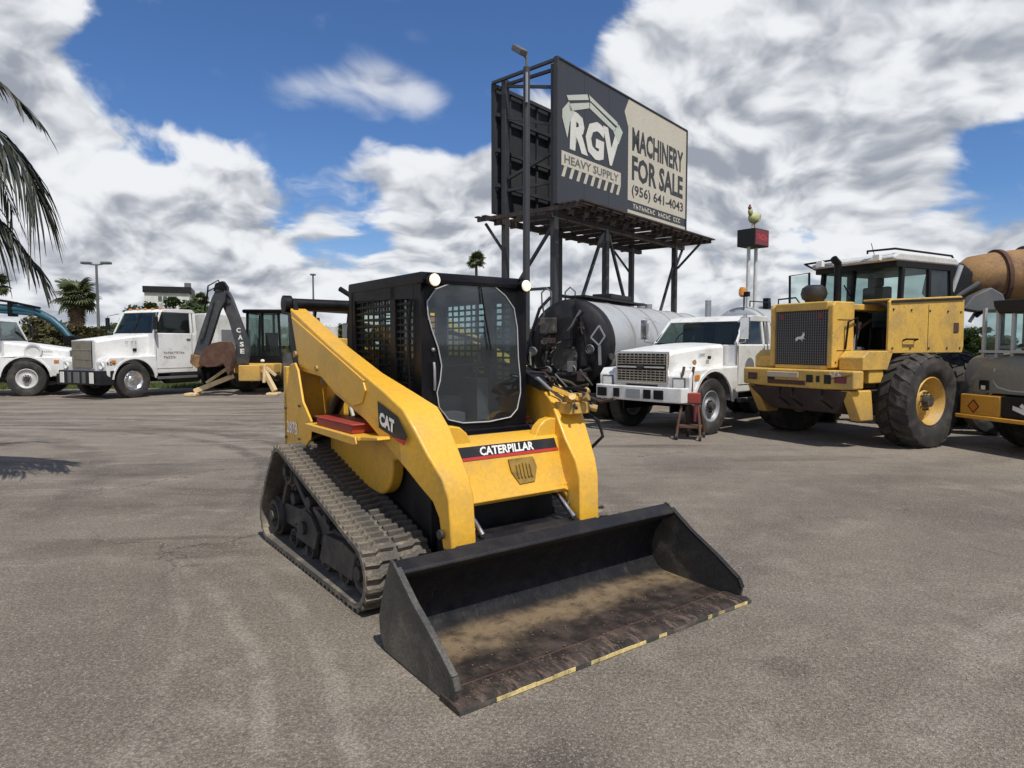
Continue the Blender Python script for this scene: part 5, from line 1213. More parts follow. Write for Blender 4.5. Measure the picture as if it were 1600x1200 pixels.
    b = MB(); b.prism([(-1.06, .92), (-1.06, 1.20), (1.06, 1.20), (1.06, .92), (.55, .90), (-.55, .90)], -1.40, -1.16, 'y'); bm_ = b.obj('rear_bumper', YELOLD, T, bevel=.03, seg=3)
    for x, w_, h_, m in ((-.84, .10, .06, RUST), (-.45, .07, .07, BLKM), (.30, .06, .06, BLKM), (.45, .03, .05, BLKM), (.62, .06, .07, BLKM), (.84, .10, .05, MAROON)):
        b = MB(); b.box(x - w_, x + w_, -1.412, -1.401, 1.06 - h_, 1.06 + h_); b.obj('bumper_recess', m, bm_, bevel=.008)
    b = MB(); b.box(-.52, .10, -1.43, -1.405, 1.06, 1.15); b.obj('licence_bar', BEIGE, bm_, bevel=.01)
    b = MB(); b.box(-.50, .22, -1.425, -1.405, .95, 1.02); b.obj('hitch_slot', RUST, bm_)
    marks('side_lettering', 3, WPRINT, bm_, (.66, -1.402, 1.10), (1, 0, 0), (0, 0, 1), width=.2, height=.08, depth=.004)
    b = MB(); secs = [[(-.98, -1.38, .90), (.98, -1.38, .90), (.98, -.5, .90), (-.98, -.5, .90)], [(-.62, -1.20, .52), (.62, -1.20, .52), (.62, -.5, .45), (-.62, -.5, .45)]]
    b.loft(secs); b.obj('counterweight', RUSTD, T, bevel=.03)
    b = MB(); b.prism([(-1.38, .90), (-.85, .90), (-.78, .42), (-1.10, .42)], .80, .985); b.prism([(-1.38, .90), (-.85, .90), (-.78, .42), (-1.10, .42)], -.985, -.80); b.obj('counterweight_cheek', YELOLD, T, bevel=.03, kind='stuff')
    b = MB(); b.box(-.42, .42, -.6, 1.7, .62, 1.12); b.obj('main_frame', YELOLD, T, bevel=.02)
    b = MB(); b.box(-.56, .56, .05, 1.55, 1.12, 1.85); b.obj('cab_base', BLKM, T, bevel=.02)
    # cab
    cx, y0, y1, z0, z1 = .74, .15, 1.62, 1.88, 2.95
    b = MB()
    b.prism([(y0 - .20, z1), (y1 + .12, z1), (y1 + .16, z1 + .05), (y1 + .05, z1 + .13), (y0 - .08, z1 + .13), (y0 - .22, z1 + .06)], -cx - .03, cx + .03)
    cab = b.obj('cab_roof', WHTD, T, bevel=.05, seg=3)
    b = MB(); b.box(-cx - .01, cx + .01, y0 - .12, y1 + .08, z1 - .10, z1 - .001); b.obj('roof_headliner', BLK, cab, bevel=.01)
    for x in (-cx, -.12, cx):
        for y in (y0, y1):
            if x == -.12 and y == y1: continue
            b = MB(); b.bar((x * 1.0, y, z0), (x * .97, y + (.08 if y == y0 else -.05), z1 - .05), .07 if x != -.12 else .05, .08, up=(0, 1, 0)); b.obj('cab_post', BLK, cab, bevel=.01)
    b = MB(); b.bar((cx, .95, z0), (cx * .98, .95, z1 - .05), .05, .07, up=(0, 1, 0)); b.obj('cab_post', BLK, cab); b = MB(); b.bar((-cx, .95, z0), (-cx * .98, .95, z1 - .05), .05, .07, up=(0, 1, 0)); b.obj('cab_post', BLK, cab)
    for sx in (-1, 1):
        g = MB(); g.quad((sx * cx, y0, z0), (sx * cx, y1, z0), (sx * cx * .98, y1 - .05, z1 - .06), (sx * cx * .98, y0 + .08, z1 - .06)); g.obj('side_window', GLASS, cab, smooth=0)
    g = MB(); g.quad((-cx, y0, z0), (cx, y0, z0), (cx * .98, y0 + .08, z1 - .06), (-cx * .98, y0 + .08, z1 - .06)); g.obj('rear_window', GLASSC, cab, smooth=0)
    g = MB(); g.quad((-cx, y1, z0), (cx, y1, z0), (cx * .98, y1 - .05, z1 - .06), (-cx * .98, y1 - .05, z1 - .06)); g.obj('front_window', GLASSC, cab, smooth=0)
    b = MB(); b.box(-cx - .02, cx + .02, y0 - .03, y1 + .03, z0 - .12, z0); b.obj('cab_sill', BLK, cab, bevel=.01)
    b = MB(); b.box(-.26, .26, .75, 1.10, z0, z0 + .16); b.box(-.24, .24, .62, .75, z0 + .1, z0 + .72); b.box(-.13, .13, .62, .70, z0 + .72, z0 + .88); b.obj('operator_seat', SEAT, cab, bevel=.03)
    b = MB(); b.tube([(-.25, y0 - .01, z0 + .75), (-.05, y0 - .04, z0 + .45), (.02, y0 - .04, z0 + .25)], .012, 6); b.obj('rear_wiper', BLK, cab)
    b = MB(); b.tube([(.3, y0 - .2, z1 + .15), (.3, y0 - .22, z1 + .19), (cx - .02, y0 - .12, z1 + .19), (cx - .02, y1, z1 + .17), (cx - .02, y1 + .08, z1 + .08)], .018, 8); b.obj('roof_rail', BLK, cab)
    b = MB(); b.tube([(-.3, y0 - .2, z1 + .12), (-.9, y0 - .22, z1 + .10), (-.92, y0 + .1, z1 + .02)], .018, 8); b.obj('roof_rail', BLK, cab)
    b = MB(); b.tube([(.0, .6, z1 + .16), (-.08, .6, z1 + .42)], .006, 5); b.obj('antenna', BLK, cab)
    for x in (-.5, .55): b = MB(); b.box(x - .06, x + .06, y0 - .36, y0 - .28, z1 + .0, z1 + .1); b.obj('roof_lamp', LENS, cab, bevel=.01)
    b = MB(); b.tube([(-1.34, .10, z0 + .05), (-1.36, .10, z1 - .06), (-.95, .12, z1 - .04), (-.93, .12, z0 + .05), (-1.34, .10, z0 + .05)], .022, 8); dr = b.obj('open_cab_door', BLK, cab)
    g = MB(); g.quad((-1.33, .105, z0 + .07), (-.94, .12, z0 + .07), (-.95, .12, z1 - .06), (-1.35, .105, z1 - .08)); g.obj('door_glass', GLASSC, dr, smooth=0)
    # pre-cleaner and exhaust on the hood
    b = MB(); b.lathe([(2.24, .0), (2.24, .13), (2.34, .14), (2.38, .19), (2.46, .215), (2.56, .19), (2.61, .12), (2.62, 0)], (-.32, -.55, 0), 'z', 26); b.obj('air_precleaner', SEAT, T)
    b = MB(); b.cyl((-.02, -.35, 2.24), (-.02, -.35, 2.88), .06, seg=16); b.tube([(-.02, -.35, 2.86), (-.02, -.36, 2.96), (-.02, -.47, 3.03)], .062, 14); b.obj('exhaust_stack', BLK, T)
    b = MB(); b.tube([(-.55, -1.15, 2.25), (-.55, -1.15, 2.36), (-.2, -1.15, 2.37), (-.1, -1.15, 2.25)], .014, 7); b.obj('hood_grab_rail', BLK, T)
    # lift arms and bucket at the far end
    for s in (-1, 1): b = MB(); b.prism([(2.2, 1.9), (2.5, 2.05), (3.9, 1.35), (4.7, .6), (4.5, .45), (3.7, 1.05), (2.4, 1.7)], s * .55, s * .42); b.obj('lift_arm', YELOLD, T, bevel=.02).matrix_local = ART
    b = MB(); b.prism([(4.6, .03), (5.6, .03), (5.6, .06), (4.9, .12), (4.65, .5), (4.8, 1.0), (5.0, 1.15), (4.95, 1.18), (4.6, 1.0), (4.5, .5)], -1.3, 1.3); b.obj('bucket', GREY, T, bevel=.01).matrix_local = ART
build_loader()

def loader_trim():
    T = bpy.data.objects['wheel_loader']
    sp = [o for o in T.children if o.name.startswith('side_panel')][0]
    for y in (-.46, .0, .5, 1.0, 1.38):
        for z in (1.54, 2.14): b = MB(); b.cyl((1.03, y, z), (1.042, y, z), .018, seg=8); b.obj('panel_bolt', DKST, sp)
    b = MB(); b.box(1.0301, 1.034, .46, .468, 1.50, 2.24); b.obj('panel_gap', BLKM, sp)
    b = MB(); b.tube([(1.04, -.2, 1.66), (1.09, -.2, 1.68), (1.09, .1, 1.68), (1.04, .1, 1.66)], .014, 7); b.obj('panel_handle', BLK, sp)
    for s in (-1, 1):
        b = MB(); b.tube([(s * .62, -1.0, 1.52), (s * .66, -1.0, 1.95), (s * .66, -.78, 2.02), (s * .62, -.74, 1.52)], .016, 7); b.obj('grab_rail', BLK, T)
        for i in range(4): b = MB(); b.cyl((s * .603, -1.20 + i * .12, 1.32), (s * .612, -1.20 + i * .12, 1.32), .014, seg=6); b.obj('cowl_bolt', DKST, T)
    for z in (1.50, 1.98): b = MB(); b.box(.6005, .606, -1.18, -.84, z, z + .008); b.obj('cowl_gap', BLKM, T)
    for i, x in enumerate((-.30, -.05, .5)):
        b = MB(); b.tube([(x, -1.36, .90), (x + .05, -1.44, .74), (x + .15, -1.30, .60)], .018, 7); b.obj('drain_hose', BLK, T)
    b = MB(); b.bar((.62, -1.405, 1.06), (1.02, -1.405, 1.14), .004, .03, up=(0, 1, 0)); b.obj('scrape_mark', RUST, T)
loader_trim()

# ------------------------------------------------------------------ backhoe with raised boom
def build_backhoe():
    T = thing('backhoe_loader', 'backhoe seen from behind with folded dark boom, rusty bucket and cream stabiliser legs spread', 'backhoe', (-8.95, 22.0, 0), heading(-5))
    b = MB(); b.box(.18, 1.32, -.1, 1.3, .62, .98); b.box(.3, 1.2, 1.3, 3.4, .7, 1.55); b.obj('body', YELOLD, T, bevel=.03)
    for s, x in ((-1, .02), (1, 1.48)):
        wheel_parts(T, 'wheel', x, .55, .66, .42, s, .36, YELOLD, dish=.4); wheel_parts(T, 'wheel', x, 2.9, .46, .30, s, .25, YELOLD, dish=.4)
    # cab
    x0, x1, y0, y1, z0, z1 = .20, 1.30, -.05, 1.35, 1.0, 2.62
    b = MB(); b.prism([(y0 - .18, z1 + .10), (y0 - .10, z1), (y1 + .1, z1), (y1 + .12, z1 + .10), (y0, z1 + .13)], x0 - .08, x1 + .08); cab = b.obj('cab_roof', BLK, T, bevel=.03)
    for x in (x0, .72, x1):
        for y in (y0, y1): b = MB(); b.bar((x, y, z0), (x * .9 + .075, y, z1), .07, .07); b.obj('cab_post', BLK, cab)
    b = MB(); b.box(x0, x1, y0 - .02, y0 + .04, z0 - .02, z0 + .22); b.obj('cab_sill', BLK, cab)
    g = MB(); g.quad((x0, y0, z0 + .2), (x1, y0, z0 + .2), (x1 - .05, y0, z1), (x0 + .05, y0, z1)); g.obj('rear_window', GLASS, cab, smooth=0)
    g = MB(); g.quad((x0, y1, z0 + .2), (x1, y1, z0 + .2), (x1 - .05, y1, z1), (x0 + .05, y1, z1)); g.obj('front_window', GLASS, cab, smooth=0)
    for x in (x0, x1): g = MB(); g.quad((x, y0, z0 + .2), (x, y1, z0 + .2), (x, y1, z1), (x, y0, z1)); g.obj('side_window', GLASS, cab, smooth=0)
    b = MB(); b.box(.52, .98, .5, .95, 1.2, 1.4); b.box(.54, .96, .9, 1.0, 1.4, 2.0); b.obj('operator_seat', SEAT, cab, bevel=.03)
    for x in (.42, .55, .9): b = MB(); b.tube([(x, .15, 1.05), (x, .05, 1.55)], .015, 6); b.ball((x, .05, 1.57), .035); b.obj('control_lever', BLK, cab)
    b = MB(); b.ball((.72, -.12, 1.06), .07, .04, .05); b.obj('work_light', LENS, cab)
    # boom, stick, linkage
    Y = -1.15
    bx = lambda pts, y0, y1: MB().prism(pts, y0, y1, 'y')
    b = bx([(.10, .95), (.42, 1.00), (.50, 1.55), (.38, 2.1), (.02, 3.30), (-.10, 3.60), (-.30, 3.52), (-.32, 3.20), (-.10, 2.55), (.08, 1.75)], Y - .12, Y + .12); boom = b.obj('boom', BOOM, T, bevel=.02)
    for i, ch in enumerate('CASE'):
        text('boom_lettering', ch, WPRINT, boom, ((.13, .18, .22, .23)[i], Y - .122, 2.12 - i * .25), (1, 0, -.0), (0, 0, 1), height=.17, width=.13, bold=.03, depth=.004)
    b = bx([(-.08, 3.58), (-.38, 3.62), (-.52, 3.30), (-.86, 2.2), (-1.10, 1.35), (-.95, 1.12), (-.78, 1.20), (-.55, 1.95), (-.28, 2.9), (-.10, 3.25)], Y - .10, Y + .10)
    b.xf(Matrix.Translation((0, -.26, 0))); st = b.obj('dipper_stick', BOOM, T, bevel=.02)
    b = bx([(-.10, 3.74), (-.22, 3.95), (-.45, 3.86), (-.52, 3.60), (-.36, 3.48), (-.10, 3.5)], Y - .2, Y + .05); b.obj('boom_head', BLK, T, bevel=.03)
    for pts in (((-.1, Y - .3, 3.5), (-.3, Y - .35, 3.95), (-.62, Y - .3, 3.75), (-.66, Y - .3, 3.3)), ((.0, Y - .2, 3.3), (-.25, Y - .45, 3.75), (-.6, Y - .4, 3.55), (-.75, Y - .3, 2.9))):
        b = MB(); b.tube(pts, .025, 7); b.obj('hydraulic_hose', BLK, T)
    b = MB(); b.cyl((.32, Y + .2, 1.3), (.0, Y + .2, 2.6), .07, seg=12); b.obj('boom_cylinder', BOOM, T)
    b = MB(); b.cyl((.0, Y + .2, 2.6), (-.14, Y + .2, 3.15), .04, seg=12); b.obj('cylinder_rod', CHR, T)
    b = MB(); b.cyl((-.46, Y - .40, 3.2), (-.80, Y - .40, 1.9), .06, seg=12); b.obj('bucket_cylinder', BOOM, T)
    # rusty bucket tucked under the stick
    b = bx([(-.86, 1.02), (-.80, 1.30), (-.66, 1.56), (-.45, 1.74), (-.20, 1.80), (.02, 1.78), (.12, 1.55), (.14, 1.2), (.08, .85), (-.02, .80), (-.14, 1.02), (-.35, .92), (-.62, .90)], Y - .62, Y - .20); bu = b.obj('digging_bucket', RUST, T, bevel=.02)
    for i in range(4): b = MB(); b.prism([(-.07 , .80), (.10, .86), (.02, .60)], Y - .61 + i * .09, Y - .56 + i * .09, 'y'); b.obj('bucket_tooth', RUST, bu)
    b = bx([(-1.12, 1.36), (-.84, 1.30), (-.78, .98), (-.95, .86), (-1.15, 1.05)], Y - .5, Y - .2); b.obj('bucket_link', RUSTY, T, bevel=.02)
    for o in list(T.children):
        if o.name.split('.')[0] in ('boom', 'dipper_stick', 'boom_head', 'hydraulic_hose', 'boom_cylinder', 'cylinder_rod', 'bucket_cylinder', 'digging_bucket', 'bucket_link'):
            o.matrix_local = Matrix.Translation((.14, 0, .12)) @ Matrix.Diagonal((1, 1, .87, 1))
    # frame, stabilisers with pads
    b = MB(); b.box(.05, 1.30, -.95, -.12, .68, .98); b.box(.30, .95, -1.3, -.9, .45, .95); b.obj('rear_frame', YELOLD, T, bevel=.03, kind='stuff')
    cream = paint('cream_worn_paint', (.62, .47, .26), .5, dirt=(.3, .2, .1), amt=.5, scale=4)
    for s, xa, xf in ((-1, .12, -1.02), (1, 1.02, 1.42)):
        b = MB(); b.bar((xa, -1.12, .62 if s < 0 else .82), (xf, -1.35, .14), .13, .15); st_ = b.obj('stabiliser_leg', cream, T, bevel=.02)
        b = MB(); b.box(xf - .22, xf + .14, -1.6, -1.1, .0, .10); b.obj('stabiliser_pad', cream, st_, bevel=.03)
        b = MB(); b.cyl((xa + s * .05, -1.15, .95), (xf - s * .35, -1.28, .40), .05, seg=10); b.obj('stabiliser_cylinder', cream, st_)
    b = MB(); b.bar((1.0, -1.1, .95), (1.42, -1.2, .62), .07, .07); b.obj('upper_link', cream, T)
    # front loader bucket
    b = MB(); b.prism([(3.9, .05), (4.7, .05), (4.7, .09), (4.1, .15), (4.0, .7), (3.9, .7)], -.3, 1.8); b.obj('front_bucket', YELOLD, T)
build_backhoe()

def build_yellow_compact():
    T = thing('compact_wheel_loader', 'small yellow machine with dark canopy, half hidden behind the arm of the track loader', 'loader', (-4.30, 17.0, 0), heading(25))
    b = MB(); b.prism([(-.9, .5), (.9, .5), (.9, 1.35), (.3, 1.5), (-.3, 1.75), (-.9, 1.75)], -.55, .55); b.obj('body', YELOLD, T, bevel=.04)
    b = MB(); b.box(-.62, .62, -.6, .9, 2.42, 2.50); b.obj('canopy_roof', BLK, T, bevel=.03)
    for x in (-.55, .55):
        for y in (-.5, .8): b = MB(); b.tube([(x, y, 1.3), (x, y + .02, 1.9), (x * .98, y + .1, 2.42)], .035, 8); b.obj('canopy_post', BLK, T)
    b = MB(); b.box(-.3, .3, -.1, .35, 1.6, 1.75); b.box(-.3, .3, .3, .4, 1.75, 2.15); b.obj('seat', WHTD, T, bevel=.06)
    b = MB(); b.cyl((.2, -.7, 1.7), (.2, -.7, 2.05), .17, seg=16); b.obj('air_cleaner', WHTD, T, bevel=.03)
    b = MB(); b.cyl((-.15, -.75, 1.7), (-.15, -.75, 2.25), .04); b.obj('exhaust_pipe', RUST, T)
    for s in (-1, 1):
        for y in (-.65, .75): wheel_parts(T, 'wheel', s * .68, y, .40, .28, s, .22, YELOLD, dish=.3)
        b = MB(); b.prism([(.8, 1.5), (.95, 1.45), (1.9, .4), (1.75, .35)], s * .45, s * .37); b.obj('lift_arm', YELOLD, T, bevel=.01)
    b = MB(); b.prism([(1.6, .04), (2.3, .04), (2.3, .08), (1.8, .12), (1.7, .6), (1.6, .6)], -.8, .8); b.obj('bucket', GREY, T)
build_yellow_compact()

def build_blue_boom():
    T = thing('boom_crane', 'machine with long curved teal boom reaching over the trucks at the far left', 'crane', (-21.5, 27.0, 0))
    pts = [(-7.5, 0, 3.25), (-3, 0, 3.28), (.7, 0, 3.05), (2.3, 0, 2.93), (3.0, 0, 2.62), (3.45, 0, 2.25), (3.72, 0, 1.9)]
    b = MB()
    for i in range(3): b.bar(pts[i], (pts[i + 1][0] + .02, 0, pts[i + 1][2]), .30, .46 - .04 * i)
    b.obj('main_boom', BLUE, T, bevel=.05, kind='stuff')
    b = MB(); b.tube([(.7, 0, 3.05), (1.6, 0, 3.02), (2.3, 0, 2.90), (2.9, 0, 2.60), (3.35, 0, 2.20), (3.62, 0, 1.85)], .19, 12, r1=.12); b.obj('curved_jib', BLUE, T)
    b = MB(); b.tube([(-2, -.2, 3.52), (0, -.2, 3.50), (1.4, -.2, 3.30), (2.6, -.2, 3.05)], .045, 8); b.obj('boom_hose', BLK, T)
    for x, z in ((-.2, 3.1), (1.35, 3.0)): b = MB(); b.box(x - .08, x + .08, -.2, .2, z - .28, z + .32); b.obj('boom_collar', BLK, T, bevel=.02)
    b = MB(); b.box(3.45, 3.9, -.2, .2, 1.55, 1.95); b.obj('jib_head', BLK, T, bevel=.05)
    b = MB(); b.box(-6.5, 1.5, -.9, .9, .65, 1.15); b.obj('carrier_deck', BLUE, T, bevel=.03)
    b = MB(); b.box(-5.6, -3.9, -.7, .7, 1.15, 3.1); b.obj('turret', BLUE, T, bevel=.08)
    for x in (-5.6, -4.4, .4):
        for s in (-1, 1):
            w = wheel_parts(T, 'wheel', 0, 0, .5, .3, s, .28, DKST); w.matrix_local = Matrix.Translation((x, s * .85, 0)) @ Matrix.Rotation(R(90), 4, 'Z')
build_blue_boom()

# ------------------------------------------------------------------ soil compactor at the right edge
def build_roller():
    T = thing('soil_compactor', 'grey green machine with yellow and black rear bumper, cut off by the right edge', 'compactor', (7.20, 9.30, 0), heading(78))
    b = MB(); b.prism([(-1.06, .50), (-1.06, .84), (-.39, .84), (-.39, .50)], .0, .16, 'y'); bp = b.obj('rear_bumper', paint('orange_yellow_paint', (.62, .30, .035), .45, dirt=(.2, .12, .05), amt=.35, scale=4, chips=.3), T, bevel=.02)
    b = MB(); b.box(-.389, .40, .02, .16, .54, .84); b.obj('bumper_black_panel', BLKM, bp, bevel=.01)
    b = MB(); b.box(-1.09, 1.09, -.06, .16, .47, .53); b.box(.401, 1.06, .0, .16, .531, .84); b.obj('bumper_lip', MATS['orange_yellow_paint'], bp, bevel=.015, kind='stuff')
    for m, k, d in ((BLKM, .11, .003), (paint('hazard_orange', (.5, .16, .02), .5), .085, .005)):
        decal('diamond_sticker', [(-.82, .66 - k), (-.82 + k * .95, .66), (-.82, .66 + k), (-.82 - k * .95, .66)], m, bp, (0, 0, 0), (1, 0, 0), (0, 0, 1), d)
    b = MB(); b.prism([(-.20, .66), (-.02, .60), (.02, .68), (-.06, .76), (-.10, .72), (-.04, .68), (-.20, .72)], .012, .0195, 'y'); b.obj('white_mark', WPRINT, bp)
    # rounded engine hood
    def sec(y, w, z0, z1): return [(-w, y, z0), (-w - .02, y, z0 + .18), (-w, y, z1 - .22), (-w * .86, y, z1 - .06), (-w * .5, y, z1), (w * .5, y, z1), (w * .86, y, z1 - .06), (w, y, z1 - .22), (w + .02, y, z0 + .18), (w, y, z0)]
    b = MB(); b.loft([sec(.10, .92, .87, 1.20), sec(.16, 1.0, .87, 1.34), sec(.35, 1.05, .87, 1.46), sec(.8, 1.06, .87, 1.52), sec(2.0, 1.06, .87, 1.55)]); hd = b.obj('engine_hood', OLIVE, T, bevel=.03, seg=3, smooth=60)
    b = MB(); b.box(-.82, -.66, .075, .11, .91, 1.06); b.obj('tail_lamp_recess', BLK, hd, bevel=.02)
    b = MB(); b.box(-.77, -.70, .068, .076, .92, .98); b.obj('tail_lamp', LENS, hd)
    b = MB(); b.tube([(-.60, .12, 1.24), (-.60, .11, 1.05), (-.52, .10, .96), (-.30, .10, .92), (.6, .10, .92), (.72, .10, 1.05), (.72, .12, 1.24)], .013, 6); b.obj('hood_seam', TRIM, hd)
    b = MB(); b.prism([(.5, 1.55), (.56, 1.61), (1.15, 1.62), (1.22, 1.56)], -.62, -.05); b.obj('air_scoop', BLK, hd, bevel=.02)
    b = MB(); b.prism([(.42, 1.535), (.60, 1.585), (1.9, 1.60), (1.9, 1.54)], -.93, .93); b.obj('hood_deck', BEIGE, hd, bevel=.02)
    b = MB(); b.cyl((-1.08, .38, 1.14), (-1.08, 1.9, 1.14), .30, seg=28); b.obj('side_tank', TANK, T, bevel=.05, seg=3)
    # wheels under the rear, drum out of view at the far end
    for s in (-1, 1): wheel_parts(T, 'wheel', s * .82, 1.15, .62, .42, s, .34, BEIGE, treadn=18, dish=.3)
    b = MB(); b.box(-.6, .6, .17, 2.2, .45, .86); b.obj('frame', BLKM, T)
    b = MB(); b.cyl((-.95, 3.6, .68), (.95, 3.6, .68), .68, seg=48); b.obj('smooth_drum', GREY, T)
    b = MB(); b.box(-1.1, 1.1, 4.35, 4.5, .5, .8); b.box(-1.1, -1.0, 2.2, 4.4, .5, .8); b.box(1.0, 1.1, 2.2, 4.4, .5, .8); b.obj('drum_frame', MATS['orange_yellow_paint'], T, kind='stuff')
    # cab frame above the hood
    for x in (-.98, -.75, -.50, .20, .98):
        b = MB(); b.bar((x, .32, 1.40), (x, .32, 2.16), .045, .045); b.obj('cab_post', TRIM, T)
    for x in (-.98, .98): b = MB(); b.bar((x, 2.0, 1.50), (x, 2.0, 2.16), .05, .05); b.obj('cab_post', TRIM, T)
    for x in (-.98, .98): g = MB(); g.quad((x, .34, 1.52), (x, 1.98, 1.56), (x, 1.98, 2.14), (x, .34, 2.14)); g.obj('side_window', GLASSC, T, smooth=0)
    g = MB(); g.quad((-.96, .33, 1.50), (.96, .33, 1.50), (.96, .33, 2.14), (-.96, .33, 2.14)); g.obj('cab_window', GLASSC, T, smooth=0)
    b = MB(); b.prism([(-.78, 2.16), (-.70, 2.06), (-.30, 2.06), (-.25, 2.16), (1.0, 2.16), (1.0, 2.26), (-.80, 2.26)], .25, 2.1, 'y'); b.obj('cab_roof', BLKM, T, bevel=.02)
    b = MB(); b.box(-1.02, 1.02, .27, .36, 1.47, 1.51); b.obj('cab_sill', TRIM, T)
build_roller()

def build_drum_truck():
    T = thing('drum_truck', 'old truck carrying a big banded rusty yellow drum, behind the grey green compactor', 'mixer truck', (8.25, 12.6, 0), heading(8))
    # local x to the right along the drum
    b = MB(); b.lathe([(.12, 0), (.12, .30), (.30, .44), (.75, .50), (1.25, .53), (1.30, .58), (1.55, .58), (1.60, .54), (2.6, .60), (3.8, .58), (4.4, .40), (4.4, 0)], (0, 0, 0), 'x', 40); b.xf(Matrix.Translation((0, 0, 2.78)) @ Matrix.Rotation(R(-2.5), 4, 'Y'))
    d = b.obj('drum', RUSTY, T)
    for x, r in ((.76, .50), (1.25, .535), (1.58, .575), (2.6, .60), (3.4, .59)):
        b = MB(); b.lathe([(x - .035, r), (x - .035, r + .045), (x + .035, r + .045), (x + .035, r)], (0, 0, 0), 'x', 40); b.xf(Matrix.Translation((0, 0, 2.78)) @ Matrix.Rotation(R(-2.5), 4, 'Y')); b.obj('drum_band', RUST, d)
    b = MB(); b.prism([(-.20, 2.22), (-.02, 2.46), (.26, 2.60), (.46, 2.48), (.52, 2.28), (.46, 2.20), (.05, 2.17)], -.85, -.60, 'y'); b.obj('grey_chute', GREY, T, bevel=.03)
    b = MB(); b.prism([(-.45, 2.55), (-.38, 2.95), (-.05, 3.10), (.16, 2.9), (.10, 2.5), (-.2, 2.38)], -.5, .2, 'y'); b.obj('drive_gearbox', BLKM, T, bevel=.06)
    for p, q, r, m in (((-.22, -.5, 2.55), (-.08, -.5, 3.02), .045, TRIM), ((-.3, -.4, 2.3), (.2, -.6, 2.7), .05, GREY), ((.1, -.7, 2.1), (.55, -.7, 2.5), .04, BLK), ((.05, -.6, 2.0), (.30, -.6, 2.45), .03, TRIM)):
        b = MB(); b.cyl(p, q, r, seg=12); b.obj('chute_strut', m, T)
    for x in (.9, 1.32, 3.6): b = MB(); b.box(x - .04, x + .04, -.05, .05, .9, 2.3); b.box(x - .18, x + .18, -.3, .3, 2.20, 2.32); b.obj('drum_pedestal', BLKM, T, bevel=.02)
    b = MB(); b.box(-.4, 6.5, -.4, .4, .62, .92); b.obj('chassis', BLKM, T)
    for x in (.4, 1.6, 5.6):
        for s in (-1, 1):
            w = wheel_parts(T, 'wheel', 0, 0, .5, .3, s, .28, DKST); w.matrix_local = Matrix.Translation((x, s * .85, 0)) @ Matrix.Rotation(R(90), 4, 'Z')
    b = MB(); b.box(4.7, 6.3, -1.0, 1.0, .9, 2.5); b.obj('cab', WHTD, T, bevel=.08)
build_drum_truck()

def build_red_stand():
    T = thing('hand_cart', 'small red steel cart with two uprights and little wheels, beside the tank truck front wheel', 'cart', (3.02, 11.25, 0), heading(20))
    b = MB(); b.box(-.17, .17, -.06, .10, .60, .78); b.obj('red_tray', paint('worn_red_paint', (.27, .035, .022), .6, dirt=(.10, .05, .035), amt=.9, scale=6, chips=.8), T, bevel=.02)
    for x in (-.14, .02): b = MB(); b.tube([(x, .02, .80), (x, .04, 1.05), (x + .03, .05, 1.22)], .024, 8); b.obj('upright_bar', RUST, T)
    for x, y in ((-.19, -.25), (.19, -.25), (-.05, .28), (.22, .22)):
        b = MB(); b.tube([(x * .7, y * .2, .56), (x * .9, y * .7, .3), (x, y, .07)], .022, 8); lg = b.obj('leg', RUST, T)
        b = MB(); b.cyl((x - .02, y, .05), (x + .02, y, .05), .05, seg=14); b.obj('caster_wheel', TYRE, lg)
    b = MB(); b.cyl((.10, -.08, .30), (.10, -.08, .57), .035, seg=14); b.obj('red_cylinder', MAROON, T)
    b = MB(); b.box(-.18, .2, -.2, .2, .20, .23); b.obj('lower_shelf', RUST, T)
build_red_stand()

# ------------------------------------------------------------------ far signs, lamps, building
def build_far_sign():
    T = thing('rooster_pole_sign', 'far maroon and dark box sign on two white poles with a bird figure on top', 'sign', (17.9, 50, 0), heading(-40))
    for x in (-.55, .45): b = MB(); b.cyl((x, 0, 0), (x, 0, 8.9), .15, .13, 14); b.obj('pole', WHTD, T)
    b = MB(); b.box(-.98, .98, -.72, .72, 8.8, 10.05); bx = b.obj('sign_box', BLKM, T, bevel=.04)
    b = MB(); b.box(-.92, .92, -.745, -.725, 8.88, 9.97); b.obj('maroon_panel', MAROON, bx)
    b = MB(); b.box(.985, 1.0, -.66, .66, 8.88, 9.97); b.obj('dark_panel', SIGND, bx)
    marks('sign_lettering', 5, REDP, bx, (-.72, -.746, 9.25), (1, 0, 0), (0, 0, 1), width=1.4, height=.4, depth=.004)
    B = MB(); B.ball((.05, 0, 10.95), .52, .36, .42, 18, 12); B.ball((-.42, 0, 11.35), .20, .18, .30, 12, 8); bd = B.obj('bird_body', CHICK, T)
    b = MB(); b.ball((-.52, 0, 11.62), .15, .13, .15); b.prism([(-.64, 11.66), (-.60, 11.86), (-.53, 11.76), (-.47, 11.88), (-.40, 11.70)], -.03, .03, 'y'); b.obj('bird_head', MAROON, bd, kind='stuff')
    b = MB(); b.prism([(.38, 10.95), (.90, 11.35), (.98, 11.08), (.80, 10.80), (.45, 10.68)], -.08, .08, 'y'); b.obj('bird_tail', CHICK, bd, bevel=.03)
    for x in (-.12, .18): b = MB(); b.cyl((x, 0, 10.05), (x, 0, 10.65), .06, seg=8); b.obj('bird_leg', BEIGE, bd)
build_far_sign()

